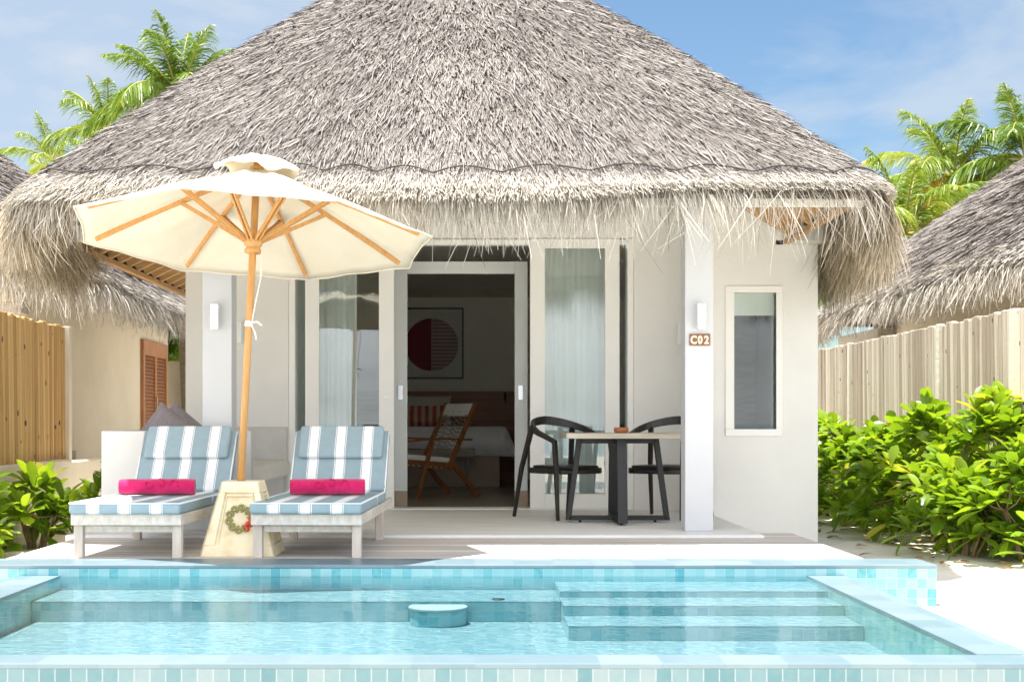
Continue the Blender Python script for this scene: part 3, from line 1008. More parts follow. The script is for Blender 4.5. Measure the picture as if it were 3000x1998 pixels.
np_mesh('fringe', V, Q, THATCHF, core, T)
th = np.linspace(R(190), R(350), 420)
pc, nc, _, _ = RF.frame(th, seam(th))
cp = pc + nc * 0.03
MB().tube([tuple(p) for p in cp], 0.006, 5).build('cord', CORD, core)
lp = RF.P(np.array([R(333)]), np.array([0.17]))[0]
MB().tube([(lp[0] + .05 * math.sin(a) + .05, lp[1], lp[2] + .04 - .07 * math.cos(a)) for a in np.linspace(-.3, 5.2, 16)], 0.004, 5).build('wire_loop', CORD, core)

# ------------------------------------------------------------------ wall lamps and room sign
def lamp(p0, p1, y0, y1, Yw, label):
    x0, x1, z1, z0 = wx(p0, Yw - .06), wx(p1, Yw - .06), wz(y0, Yw - .06), wz(y1, Yw - .06)
    t = thing('wall_lamp', label, 'wall lamp', ((x0 + x1) / 2, Yw, z0), group='white up-down wall lamps on the villa')
    MB().box(x0, Yw - .085, z0, x1, Yw - .02, z1).build('lamp_shade', LAMPG, t, bevel=.004)
    MB().box((x0 + x1) / 2 - .02, Yw - .02, (z0 + z1) / 2 - .03, (x0 + x1) / 2 + .02, Yw - .0005, (z0 + z1) / 2 + .03).build('bracket', STEEL, t)


lamp(2043, 2067, 889, 964, 10.42, 'slim white wall lamp on the pillar just above the number plaque')
lamp(617, 640, 891, 965, 10.42, 'slim white wall lamp on the pillar left of the umbrella pole')
lamp(693, 708, 943, 1006, FY, 'slim white wall lamp on the back wall half hidden by the umbrella pole')
lamp(1985, 2003, 948, 1010, FY, 'slim white wall lamp on the back wall peeking out beside the right pillar')

sx0, sx1, sz1, sz0 = wx(2021, 10.40), wx(2081, 10.40), wz(978, 10.40), wz(1012, 10.40)
sign = thing('room_sign', 'small brown number plaque reading C02 in cream figures on the right pillar', 'sign', ((sx0 + sx1) / 2, 10.40, sz0))
MB().box(sx0, 10.402, sz0, sx1, 10.4195, sz1).build('plaque', SIGNB, sign, bevel=.003)
for k, ch in enumerate('C02'):
    cu = bpy.data.curves.new('digit', 'FONT')
    cu.body = ch
    cu.size = 0.080
    cu.extrude = 0.003
    cu.offset = 0.003
    cu.align_x = 'CENTER'
    tmp = bpy.data.objects.new('tmp', cu)
    COL.objects.link(tmp)
    bpy.context.view_layer.update()
    me = bpy.data.meshes.new_from_object(tmp.evaluated_get(bpy.context.evaluated_depsgraph_get()))
    bpy.data.objects.remove(tmp)
    me.materials.clear()
    o = link_mesh('figure', me, SIGNC, sign)
    o.rotation_euler = (R(90), 0, 0)
    o.scale = (0.82, 1, 1)
    o.location = ((k - 1) * 0.047, -0.001, 0.014)

# ------------------------------------------------------------------ curtains
def curtain(x0, x1, y, z0, z1, pitch, amp, label):
    n = int((x1 - x0) / 0.012)
    top, bot = [], []
    for i in range(n + 1):
        x = x0 + (x1 - x0) * i / n
        d = amp * math.sin(2 * math.pi * (x - x0) / pitch + 0.7 * math.sin(x * 9)) + amp * .4 * math.sin(x * 61)
        top.append((x, y + d * .7, z1))
        bot.append((x + .01 * math.sin(x * 30), y + d * 1.2, z0))
    o = MB().loft([bot, top], True, False, False).build('curtain', SHEER)
    tag(o, label, 'curtain', 'sheer curtains behind the glass doors')


curtain(wx(1560, 13.28), wx(1815, 13.28), 13.26, 0.05, 2.44, .105, .026, 'pale sheer curtain filling the glass door behind the dining table')
curtain(wx(872, 13.28), wx(1046, 13.28), 13.26, 0.05, 2.44, .105, .026, 'pale sheer curtain in the glass door behind the umbrella pole and right lounger')

# ------------------------------------------------------------------ built-in daybed
day = thing('built_in_daybed', 'white built-in daybed with low walls behind the left lounger', 'daybed', (-2.2, 11.5, TZ))
MB().box(-2.75, 10.48, TZ, wx(735, 10.48), 10.60, 0.755).build('low_wall', SOFA, day, bevel=.008)
MB().box(-2.60, FY - .09, TZ, -1.70, FY - .001, 0.775).build('back_panel', CONC, day, bevel=.006)
MB().box(-2.70, 10.61, TZ, -1.72, FY - .10, 0.33).build('seat_base', SOFA, day, bevel=.006)
MB().box(-2.68, 10.62, 0.335, -1.66, FY - .11, 0.475).build('seat_cushion', CUSH, day, bevel=.03, seg=4)
MB().box(-2.75, 10.61, TZ, -2.705, FY - .10, 0.755).build('end_wall', SOFA, day, bevel=.006)


def pillow(name, cx, cy, cz, w, h, d, m, label, cat='cushion', group=None, tilt=-15, rz=0, roll=0):
    t = MB()
    n = 12
    pts = []
    for side in (1, -1):
        for i in range(n + 1):
            for j in range(n + 1):
                u, v = -1 + 2 * i / n, -1 + 2 * j / n
                e = (1 - abs(u) ** 2.6) * (1 - abs(v) ** 2.6)
                pinch = 1 - .06 * (1 - abs(u) ** 4) * abs(v) ** 3 - .06 * (1 - abs(v) ** 4) * abs(u) ** 3
                pts.append((u * w / 2 * pinch, side * d / 2 * max(e, 0) ** .55, v * h / 2 * pinch))
    fs = []
    M = (n + 1) ** 2
    for s_ in range(2):
        for i in range(n):
            for j in range(n):
                a = s_ * M + i * (n + 1) + j
                q = (a, a + 1, a + n + 2, a + n + 1)
                fs.append(q if s_ == 0 else tuple(reversed(q)))
    t.add(pts, fs, True)
    o = t.build(name, m, None)
    o.location = (cx, cy, cz)
    o.rotation_euler = (R(tilt), R(roll), R(rz))
    return tag(o, label, cat, group)


pillow('scatter_cushion', wx(490, 11.0), 11.0, 0.70, .42, .42, .14, GREYC, 'grey scatter cushion leaning at the shutter side behind the left lounger', group='grey cushions on the daybed', tilt=-22, roll=34)
pillow('scatter_cushion', wx(524, 11.3), 11.3, 0.70, .42, .42, .14, GREYC, 'grey scatter cushion nearer the left pillar behind the left lounger', group='grey cushions on the daybed', tilt=-20, roll=40, rz=8)

# ------------------------------------------------------------------ sun loungers
def lounger(loc, rz, label):
    t = thing('sun_lounger', label, 'sun lounger', loc, rz, 'striped sun loungers under the umbrella')
    B = lambda m, n, mt, par=t, **k: m.build(n, mt, par, world=False, **k)
    fr = MB()
    fr.box(-.335, 0, .20, .335, .032, .268)
    for s in (-1, 1):
        fr.box(s * .335, .033, .20, s * .303, 1.95, .268)
    for y in (0.6, 1.2, 1.9):
        fr.box(-.302, y, .205, .302, y + .04, .25)
    B(fr, 'frame', LWOOD, bevel=.005)
    MB_ = MB().box(-.27, .06, .155, .27, .09, .195)
    B(MB_, 'stretcher', LWOOD, bevel=.004)
    for x, y in ((-.30, .035), (.30, .035), (-.30, 1.33), (.30, 1.33)):
        B(MB().box(x - .028, y, 0, x + .028, y + .055, .199), 'leg', LLEG, bevel=.005)
    ma = MB()
    ma.box(-.338, -.035, .2685, .338, 1.44, .335)
    al = R(54)
    hy, hz = 1.43, .285
    d = Vector((0, math.cos(al), math.sin(al)))
    n = Vector((0, -math.sin(al), math.cos(al)))

    def slab(x0, x1, s0, s1, n0, n1):
        P = lambda x, s, k: Vector((x, hy, hz)) + d * s + n * k
        return ([P(x0, s0, n0), P(x1, s0, n0), P(x1, s1, n0), P(x0, s1, n0)], [P(x0, s0, n1), P(x1, s0, n1), P(x1, s1, n1), P(x0, s1, n1)])
    ma.hexa(*slab(-.338, .338, .03, .545, .0, .066))
    mt = B(ma, 'mattress', STRIPE, bevel=.02, seg=4)
    pi = MB()
    for s in (-1, 1):
        pi.tube([Vector((s * .333, -.03, .333)), Vector((s * .333, 1.36, .333)), Vector((s * .333, 1.42, .36))]
                + [Vector((s * .333, hy, hz)) + d * q + n * .066 for q in (.10, .525)], .006, 6)
    pi.tube([(-.333, -.032, .333), (.333, -.032, .333)], .005, 6)
    pi.tube([(.334, .86, .274), (.337, .86, .33)], .004, 6)
    B(pi, 'piping', PIPING, mt)
    pw = MB().hexa(*slab(-.30, .30, .285, .555, .067, .112))
    B(pw, 'headrest', STRIPE, bevel=.022, seg=4)
    bf = MB()
    for s in (-1, 1):
        bf.hexa(*slab(s * .30 - .018, s * .30 + .018, 0, .545, -.045, -.002))
        bf.sweep([Vector((s * .26, hy, hz)) + d * .45 - n * .05, (s * .26, 1.86, .23)], .03, .025)
    for q in np.linspace(.05, .49, 6):
        bf.hexa(*slab(-.28, .28, q, q + .045, -.022, -.002))
    B(bf, 'backrest_frame', LWOOD, bevel=.003)
    return t


LZ = 0.0
lounger((-2.095, 8.545, LZ), R(-1.9), 'striped sun lounger left of the umbrella base with a pink towel roll')
lounger((-1.012, 8.545, LZ), R(-2.2), 'striped sun lounger right of the umbrella base nearest the open door')


def towel(cx, cy, cz, rz, label, L=.49, Rr=.061):
    t = thing('rolled_towel', label, 'towel', (cx, cy, cz), rz, 'pink rolled towels on the loungers')
    body = MB()
    n = 40
    turns = 3.2
    for_out = []
    sec = []
    for i in range(n * 3 + 1):                       # spiral sheet: outer face out, inner face back
        a = turns * 2 * math.pi * i / (n * 3)
        r = Rr - .0 - (Rr - .012) * (i / (n * 3)) ** 1.15
        sec.append((r * math.cos(a - 1.2), r * math.sin(a - 1.2), a))
    th_ = .0125
    ring = [(y, z) for y, z, a in sec] + [(y * (1 - th_ / max(math.hypot(y, z), .014)), z * (1 - th_ / max(math.hypot(y, z), .014))) for y, z, a in reversed(sec)]
    rings = []
    for x, s in ((-L / 2, .90), (-L / 2 + .008, .97), (-L / 2 + .03, 1.0), (0, 1.01), (L / 2 - .03, 1.0), (L / 2 - .008, .97), (L / 2, .90)):
        rings.append([(x, y * s, z * s * .95 + Rr * .95) for y, z in ring])
    body.loft(rings, True, False)
    m_ = len(ring)
    for base, flip in ((0, 1), (len(rings) - 1, 0)):
        h = len(sec)
        for i in range(h - 1):
            q = (base * m_ + i, base * m_ + i + 1, base * m_ + m_ - 2 - i, base * m_ + m_ - 1 - i)
            body.f.append(q if flip else tuple(reversed(q)))
            body.sm.append(False)
    b = body.build('towel_roll', PINK, t, world=False)
    mo = MB()
    for cx_, sg, ph in ((-.055, 1, .3), (.105, -1, 2.6), (.025, 1, 4.4)):
        pts = []
        for k in range(26):
            a = ph + k / 25 * 4.6
            r = .036 * (1 - k / 30)
            u = cx_ + sg * r * math.cos(a)
            v = math.radians(62) + (r * math.sin(a)) / Rr * 1.1
            pts.append((u, -(Rr + .001) * math.sin(v), Rr * .95 + (Rr + .001) * math.cos(v) * .95))
        mo.tube(pts, .004, 6)
    mo.build('embossed_motif', PINKL, b, world=False)


towel(wx(461, 9.36), 9.36, .3355, R(4), 'rolled pink towel lying on the left lounger with a pale band')
towel(wx(960, 9.36), 9.36, .3355, R(3), 'rolled pink towel lying on the right lounger beside the door')

# ------------------------------------------------------------------ umbrella
umb = thing('beach_umbrella', 'wooden parasol with cream canvas canopy standing between the two loungers', 'umbrella', tuple(UB))
EX = (Vector((1, 0, 0)) - AX * AX.x).normalized()
EY = AX.cross(EX)                               # away from the camera


def U(ang, r, h):                               # angle clockwise from 'away', radius, height over the rim centre
    return RC + EX * (r * math.sin(ang)) + EY * (r * math.cos(ang)) + AX * h


base = MB()


def frustum(mb, h0, h1, z0, z1, c=(UB.x, UB.y)):
    mb.hexa([(c[0] - h0, c[1] - h0, z0), (c[0] + h0, c[1] - h0, z0), (c[0] + h0, c[1] + h0, z0), (c[0] - h0, c[1] + h0, z0)],
            [(c[0] - h1, c[1] - h1, z1), (c[0] + h1, c[1] - h1, z1), (c[0] + h1, c[1] + h1, z1), (c[0] - h1, c[1] + h1, z1)])


HB, HT, ZB = .232, .118, .45


def bf_half(z): return HB + (HT - HB) * z / ZB


frustum(base, HB - .012, HT - .012, 0.0, ZB - .012)
# raised border on the faces
for q in range(4):
    rot = Matrix.Translation(UB) @ Matrix.Rotation(q * math.pi / 2, 4, 'Z')

    def pt(u, z, o=0.0):
        hh = bf_half(z)
        return rot @ Vector((u * hh, -hh - o, z))
    for (u0, z0, u1, z1, u2, z2, u3, z3) in ((-1, .0, 1, .0, 1, .065, -1, .065), (-1, .385, 1, .385, 1, ZB, -1, ZB),
                                             (-1, .0655, -.66, .0655, -.66, .3845, -1, .3845), (.66, .0655, 1, .0655, 1, .3845, .66, .3845),
                                             (-.60, .075, -.56, .075, -.56, .375, -.60, .375), (.56, .075, .60, .075, .60, .375, .56, .375),
                                             (-.60, .362, .60, .362, .60, .375, -.60, .375)):
        f_ = [pt(u0, z0), pt(u1, z1), pt(u2, z2), pt(u3, z3)]
        inn = Vector(rot.to_3x3() @ Vector((0, .014, 0)))
        base.hexa([f_[0] + inn, f_[1] + inn, f_[2] + inn, f_[3] + inn], f_)
base.box(UB.x - HT, UB.y - HT, ZB - .012, UB.x + HT, UB.y + HT, ZB + .002)
bo = base.build('base', BASE, umb, bevel=.004)
# wreath emblem of scrolls on the front face
ez, er = .225, .070
nfa = math.atan2(HB - HT, ZB)
fo = Vector((0, -math.cos(nfa), math.sin(nfa)))
fu = Vector((0, math.sin(nfa), math.cos(nfa)))
ec = Vector((wx(702, 8.74), UB.y - bf_half(ez) + .010, ez))
wr, rd = MB(), MB()
for k in range(10):
    a0 = 2 * math.pi * k / 10 + .25
    c = ec + Vector((1, 0, 0)) * (er * math.cos(a0)) + fu * (er * math.sin(a0))
    pts = []
    for j in range(20):
        a = a0 + math.pi + j / 19 * 2 * math.pi * 1.25
        r = .022 * (1 - .62 * j / 19)
        pts.append(c + Vector((1, 0, 0)) * (r * math.cos(a)) + fu * (r * math.sin(a)) + fo * (.004 + .006 * j / 19))
    if k == 9:
        s_pts = [c + Vector((1, 0, 0)) * (.022 * math.sin(q * 2 * math.pi) - .006) + fu * (.040 - .085 * q) + fo * .010 for q in np.linspace(0, 1, 18)]
        rd.tube(s_pts, .012, 8)
        rd.tube(pts, .007, 6)
    else:
        wr.tube(pts, [.008 - .003 * j / 19 for j in range(20)], 6)
em = wr.build('wreath_emblem', OLIVE, bo)
rd.build('red_scroll', REDR, em)
PT = RC + AX * .50
po = MB().sweep([P0, P0 + AX * 1.0, PT], .0235, .0235, None, True, 16).build('pole', POLE, umb)
HC = RC + AX * (-.055)
MB().lathe([(.028, -.05), (.050, -.045), (.056, -.03), (.046, -.016), (.044, -.006), (.058, .004), (.060, .03), (.052, .05), (.03, .055)], HC, 24, axis=AX).build('hub', POLE, umb)
MB().lathe([(.028, -.03), (.045, -.02), (.045, .02), (.03, .03)], RC + AX * .44, 20, axis=AX).build('top_hub', POLE, umb)
NT = 8
OFF = R(11)
RAD, RISE = 1.17, .47


def rib_h(r): return RISE * (1 - r / RAD) - .0 + .012 * math.sin(math.pi * r / RAD)


for k in range(NT):
    a = OFF + k * 2 * math.pi / NT
    path = [U(a, r, rib_h(r) - .030) for r in np.linspace(.045, RAD * .93, 8)]
    rb = MB().sweep(path, .030, .021, side=tuple(AX)).build('rib', POLE, umb, bevel=.003)
    rs = .50
    tan = (EX * math.cos(a) - EY * math.sin(a))
    s0 = HC + AX * .035 + (U(a, 1, 0) - RC) * .055
    s1 = U(a, rs, rib_h(rs) - .045)
    MB().sweep([s0 + tan * .012, s1 + tan * .012], .026, .012, side=tuple(AX)).sweep([s0 - tan * .012, s1 - tan * .012], .026, .012, side=tuple(AX)).build('strut', POLE, rb, bevel=.002)
    MB().lathe([(.0, -.018), (.006, -.018), (.006, .018), (.0, .018)], s0, 8, axis=tan).build('pin', BRASS, rb)
cn = MB()
nr, na = 14, 10
rows = []
for i in range(nr + 1):
    r0 = .05 + (RAD - .05) * i / nr
    row = []
    for k in range(NT):
        for j in range(na):
            f = j / na
            a = OFF + (k + f) * 2 * math.pi / NT
            mid = math.sin(math.pi * f)
            chord = math.cos(math.pi / NT) / math.cos((f - .5) * 2 * math.pi / NT)
            rr = r0 * (chord + (1 - chord) * .05)
            rr *= 1 - .022 * mid * (r0 / RAD) ** 3
            h = rib_h(r0) - .012 - .020 * mid * math.sin(math.pi * min(1, r0 / RAD)) + .004 * math.sin(a * 19 + r0 * 9)
            row.append(U(a, rr, h))
    rows.append(row)
cn.loft(rows, True, False)
cano = cn.build('canopy', FABRIC, umb, solid=.003)
hm = MB()
hm.tube(rows[-1] + [rows[-1][0]], .006, 6)
hm.build('hem', FABRIC, cano)
vc = MB()
rows = []
for i in range(7):
    r0 = .01 + .25 * i / 6
    row = []
    for j in range(40):
        a = j / 40 * 2 * math.pi
        wv = .020 * math.sin(a * 4 + 1) * i / 6 + .013 * math.sin(a * 9 + i) * i / 6
        lift = .045 * max(0, math.sin(a - 4.1)) * i / 6 - .02 * max(0, math.sin(a - 1.2)) * i / 6
        row.append(U(a, r0 * (1 + .12 * math.sin(a * 3 + 2)), RISE + .075 - .115 * (i / 6) ** 1.6 + wv + lift))
    rows.append(row)
vc.loft(rows, True, False)
vc.build('vent_cap', FABRIC, umb, solid=.004)
# cord and cotton tie on the pole
tp = P0 + AX * ((wz(950, 9.05) - P0.z) / AX.z)
MB().lathe([(.0245, -.018), (.0265, -.016), (.0265, .016), (.0245, .018)], tp, 18, axis=AX + Vector((.12, 0, 0))).tube([tp + Vector((.02, -.025, .01)), tp + Vector((.06, -.03, .012)), tp + Vector((.085, -.02, -.012))], .006, 6) \
    .tube([tp + Vector((.02, -.025, -.01)), tp + Vector((.045, -.03, -.06)), tp + Vector((.05, -.03, -.10))], .005, 6).build('tie', TIE, umb)
MB().tube([HC + Vector((.058, -.03, -.03)), HC + Vector((.055, -.03, -.2)), tp + Vector((.035, -.03, .08)), tp + Vector((.022, -.026, .0))], .0035, 6).build('pull_cord', TIE, umb)

# ------------------------------------------------------------------ dining set
TC = (1.145, 11.38)
tb = thing('dining_table', 'square stone topped table on black crossed metal frames on the terrace', 'table', (TC[0], TC[1], TZ))
MB().box(-.437, -.437, .672, .437, .437, .713).build('table_top', TRAV, tb, bevel=.004, world=False)
for q in range(2):
    t = Matrix.Rotation(q * math.pi / 2, 4, 'Z')
    e = .0006 * q
    fr = MB()
    fr.sweep([(-.39, 0, .035), (.39, 0, .035)], .036 - e, .076, side=(0, 0, 1))
    fr.sweep([(-.30, 0, .650), (.30, 0, .650)], .042 - e, .076, side=(0, 0, 1))
    for s in (-1, 1):
        fr.hexa([(s * .395 - .02, -.038, .0175), (s * .395 + .02, -.038, .0175), (s * .395 + .02, .038, .0175), (s * .395 - .02, .038, .0175)],
                [(s * .305 - .022, -.038, .6712 + e), (s * .305 + .022, -.038, .6712 + e), (s * .305 + .022, .038, .6712 + e), (s * .305 - .022, .038, .6712 + e)])
    fr.build('leg_frame', BLACKM, tb, world=False, bevel=.003, xf=t)
for x, y in ((-.30, 0), (.30, 0), (0, -.30), (0, .30)):
    MB().lathe([(.0, 0), (.012, 0), (.012, .012), (.006, .014), (.006, .018)], (x, y, 0), 12).build('foot', BLACKM, tb, world=False)
bx = wx(1820, 11.3)
bowl = MB().lathe([(.0, 0), (.048, 0), (.058, .012), (.058, .034), (.053, .044), (.044, .044), (.042, .02), (.0, .016)], (bx, 11.30, TZ + .7135), 28).build('ashtray_bowl', TERRA)
tag(bowl, 'small round terracotta bowl on the stone table', 'bowl')


def armchair(x, y, rz, label):
    t = thing('dining_chair', label, 'chair', (x, y, TZ), rz, 'black armchairs at the stone table')
    B = lambda m, n, mt=BLACK, **k: m.build(n, mt, t, world=False, **k)
    # seat: rounded square pan and its frame
    def rsq(h, z, dy=0):
        return [(h * math.copysign(abs(math.cos(a)) ** .55, math.cos(a)), dy + h * math.copysign(abs(math.sin(a)) ** .55, math.sin(a)), z) for a in np.linspace(0, 2 * math.pi, 40, endpoint=False)]
    B(MB().loft([rsq(.225, .412), rsq(.235, .420), rsq(.235, .436), rsq(.21, .440), rsq(.12, .430)], True), 'seat')
    B(MB().loft([rsq(.255, .372), rsq(.260, .380), rsq(.258, .418), rsq(.23, .419)], True), 'seat_frame')
    # bent top rail, broad at the back, thin at the arms
    path, ws, hs, sd = [], [], [], []
    for k in range(25):
        a = math.radians(-205 + 230 * k / 24)            # from left arm round the back to the right arm
        q = abs(k - 12) / 12
        r = .285
        px, py = r * math.cos(a), r * 1.02 * math.sin(a) * 1.05 + .02
        if q > .75:
            py += (q - .75) * .30
            px = math.copysign(.285 + (q - .75) * .03, px)
        path.append((px, py, .815 - .175 * q ** 1.7))
        ws.append(.072 - .040 * q ** 1.3)
        hs.append(.022 + .014 * q)
    B(MB().sweep(path, ws, hs, side=(0, 0, 1)), 'backrest', bevel=.005)
    e0, e1 = Vector(path[0]), Vector(path[-1])
    for e in (e0, e1):
        s = math.copysign(1, e.x)
        pts = [e + Vector((0, .006, .010)), Vector((s * .298, e.y + .035, .42)), Vector((s * .300, e.y + .06, .0))]
        B(MB().sweep(pts, [.036, .034, .026], [.040, .036, .026], side=(0, 1, 0)), 'leg', bevel=.006)
        k = 7 if s < 0 else 17
        top = Vector(path[k])
        pts = [top + Vector((0, 0, -.01)), Vector((s * .262, -.27, .41)), Vector((s * .285, -.345, .0))]
        B(MB().sweep(pts, [.038, .034, .026], [.040, .036, .026], side=(0, 1, 0)), 'leg', bevel=.006)
    return t


armchair(0.765, 11.92, R(-146), 'black wooden armchair at the left of the stone table')
armchair(1.585, 11.92, R(146), 'black wooden armchair right of the stone table cut off by the pillar')

# ------------------------------------------------------------------ bedroom furniture
lc = thing('rope_lounge_chair', 'teak lounge chair with rope back just inside the open door', 'lounge chair', (wx(1245, 15.2), 15.2, TZ), R(127))
B = lambda m, n, mt=TEAK, **k: m.build(n, mt, lc, world=False, **k)
for s in (-1, 1):
    x = s * .29
    B(MB().sweep([(x, .30, .0), (x * .98, .10, .60)], .045, .028, side=(0, 1, 0)), 'leg', bevel=.004)
    B(MB().sweep([(x * .9, -.16, .37), (x * .9, -.52, .0)], .05, .028, side=(0, 1, 0)), 'leg', bevel=.004)
    B(MB().sweep([(x * .9, -.12, .30), (x * .9, -.48, 1.0)], .05, .028, side=(0, 1, 0)), 'back_post', bevel=.004)
    B(MB().sweep([(x * 1.02, .42, .60), (x * 1.02, .05, .625), (x * 1.02, -.40, .61)], .05, .02, side=(1, 0, 0)), 'arm', bevel=.005)
    B(MB().sweep([(x * .88, .40, .385), (x * .88, -.20, .335)], .05, .026, side=(0, 0, 1)), 'seat_rail', bevel=.004)
sr = MB().hexa([(-.235, .39, .345), (.235, .39, .345), (.235, -.16, .30), (-.235, -.16, .30)], [(-.235, .39, .405), (.235, .39, .405), (.235, -.16, .36), (-.235, -.16, .36)])
B(sr, 'seat_webbing', WEB)
B(MB().hexa([(-.235, .42, .41), (.235, .42, .41), (.235, -.18, .362), (-.235, -.18, .362)], [(-.235, .42, .47), (.235, .42, .47), (.235, -.18, .42), (-.235, -.18, .42)]), 'seat_cushion', LINEN, bevel=.02)
rp_ = MB()
for k in range(11):
    z0 = .42 + .046 * k
    yb = -.12 - .36 * (z0 - .30) / .70
    pts = [(-.25, yb, z0)]
    for j in range(1, 8):
        pts.append((-.25 + .5 * j / 8, yb - .03 * math.sin(j / 8 * math.pi), z0 + .07 * math.sin(j / 8 * math.pi * 1.0) + .018 * (1 if j % 2 else -1)))
    pts.append((.25, yb, z0 + .0))
    rp_.tube(pts, .006, 5)
B(rp_, 'rope_back', ROPE)
B(MB().hexa([(-.26, -.40, .86), (.26, -.40, .86), (.26, -.44, .86), (-.26, -.44, .86)], [(-.26, -.455, 1.0), (.26, -.455, 1.0), (.26, -.52, 1.0), (-.26, -.52, 1.0)]), 'headrest', LINEN, bevel=.02)

BYF = 17.4
bd = thing('bed', 'double bed with white linen on a brown plinth in the dark bedroom', 'bed', (-.55, 18.4, TZ))
MB().box(-1.5, BYF + .06, TZ, wx(1464, BYF), 19.45, .42).build('bed_base', BEDBASE, bd, bevel=.01)
MB().box(-1.5, BYF + .03, .421, wx(1475, BYF), 19.45, .66).build('mattress', BEDW, bd, bevel=.04)
dv = MB()
rows = []
for j in range(9):
    y = BYF + (19.0 - BYF) * j / 8
    row = []
    for i in range(33):
        u = i / 32
        x = -1.5 + (wx(1478, BYF) + 1.5) * min(1, u / .82)
        z = .75 - .02 * abs(math.sin(x * 4 + j)) * .4
        if u > .82:
            q = (u - .82) / .18
            x += .16 * q
            z -= .06 * q + .33 * q ** 1.4 + .03 * math.sin(j * 1.7)
        row.append((x, y, z))
    rows.append(row)
front = [(p[0] + .01 * math.sin(i), BYF - .02 - .01 * math.sin(i * 1.3), max(p[2] - .34, .40)) for i, p in enumerate(rows[0])]
dv.loft([front] + rows, True, False, False)
dv.build('duvet', BEDW, bd, solid=.03)
hb = MB().box(-2.3, 19.50, TZ, wx(1520, 19.5), 19.61, wz(1146, 19.5)).build('headboard', HEADB, None)
tag(hb, 'long brown timber headboard panel on the bedroom wall behind the bed', 'headboard')
pillow('bed_pillow', -.62, 19.30, .98, .62, .42, .18, LINEN, 'white bed pillow leaning on the headboard seen left of the lounge chair', 'pillow', tilt=-18)
pillow('striped_pillow', -.66, 19.05, .90, .62, .30, .16, REDP, 'red and white striped pillow on the bed before the white pillow', 'pillow', tilt=-15)
ar = thing('wall_picture', 'framed picture of a circle half dark red half louvred above the bed', 'picture', (-.55, 19.6, 1.4))
ay = 19.60
ax0, ax1, az0, az1 = -1.05, wx(1358, ay), wz(1110, ay), wz(902, ay)
MB().box(ax0, ay - .03, az0, ax1, ay, az0 + .02).box(ax0, ay - .03, az1 - .02, ax1, ay, az1).box(ax0, ay - .03, az0 + .02, ax0 + .02, ay, az1 - .02).box(ax1 - .02, ay - .03, az0 + .02, ax1, ay, az1 - .02).build('frame', BLACKF, ar)
MB().box(ax0 + .02, ay - .012, az0 + .02, ax1 - .02, ay - .002, az1 - .02).build('paper', ARTP, ar)
acx, acz, acr = wx(1265, ay), wz(1010, ay), 77 / F * ay
xs_ = wx(1260, ay)
for nm, a0, a1, mt in (('red_half', 90, 270, ARTR), ('louvre_half', -90, 90, ARTL)):
    po_ = [(acx + acr * math.cos(R(a)) + (-.003 if nm == 'red_half' else .003), ay - .013, acz + acr * math.sin(R(a))) for a in np.linspace(a0, a1, 40)]
    MB().prism(po_, (0, -.004, 0)).build(nm, mt, ar)
sc_ = thing('reading_lamp', 'small black reading lamp on the headboard right of the bed', 'lamp', (wx(1480, 19.5), 19.48, 1.1))
MB().lathe([(.0, 0), (.018, 0), (.014, .10), (.0, .11)], (wx(1480, 19.45), 19.45, 1.12), 12).build('shade', BLACKF, sc_)
MB().box(wx(1476, 19.49), 19.46, 1.06, wx(1484, 19.49), 19.499, 1.12).build('wall_mount', BLACKF, sc_)
be = thing('bed_bench', 'dark bench with slim black legs at the foot of the bed', 'bench', (-.5, 17.0, TZ))
MB().box(-1.2, 16.85, .40, wx(1392, 16.9), 17.2, .50).build('seat', BEAMG, be, bevel=.02)
for x in (-1.1, wx(1372, 16.9)):
    for y in (16.9, 17.15):
        MB().sweep([(x, y, .40), (x - .03, y, TZ)], .02, .02).build('leg', BLACKF, be)

# ------------------------------------------------------------------ neighbouring villas
def neighbour(name, label, root, centre, poly, lo, hi, n, nf, extra):
    v = thing(name, label, 'villa', root)
    rf = Roof(centre, poly, 2.40, 2.9)
    c = rf.core('thatch_roof', THATCHB, v, n=120, nt=26)
    V, Q, T = rf.strands(n, lo, hi, 0.0, 0.97, (0.22, 0.46), (0.011, 0.022), (0.008, 0.06), tone=toneA)
    np_mesh('thatch', V, Q, THATCH, c, T * .82)
    V, Q, T = rf.strands(n // 5, lo, hi, -0.002, 0.055, (0.16, 0.32), (0.010, 0.020), (0.006, 0.06), jit=.22)
    np_mesh('thatch_skirt', V, Q, THATCHS, c, T)
    V, Q, T = rf.fringe(nf, lo, hi, (0.10, 0.36), (0.009, 0.016), out=.06, curl=.07, tmax=.04, bias=1.1)
    np_mesh('fringe', V, Q, THATCHS, c, T)
    return v


nl = neighbour('thatched_villa', 'cream neighbouring villa with shaggy thatch and louvred door beyond the left bamboo fence', (-7.7, 19, SZ), (-7.9, 19.2),
               [(-4.75, 14.1), (-4.1, 15.6), (-4.1, 22.6), (-4.9, 24.6), (-10.8, 24.6), (-11.7, 22.6), (-11.7, 15.6), (-10.8, 14.1)], R(240), R(405), 26000, 7500, None)
XW = -4.9
sy0, sy1 = -XW * F / (CX - 411), -XW * F / (CX - 482)
yw1 = -XW * F / (CX - 492)
MB().box(-11, 15.3, SZ - .1, XW, yw1, 2.42).build('wall', CREAM, nl)
sh = MB()
sz1 = 2.03
sh.box(XW + .001, sy0, SZ, XW + .05, sy0 + .10, sz1).box(XW + .001, sy1 - .10, SZ, XW + .05, sy1, sz1).box(XW + .001, sy0 + .1, sz1 - .10, XW + .05, sy1 - .1, sz1)
sm_ = (sy0 + sy1) / 2
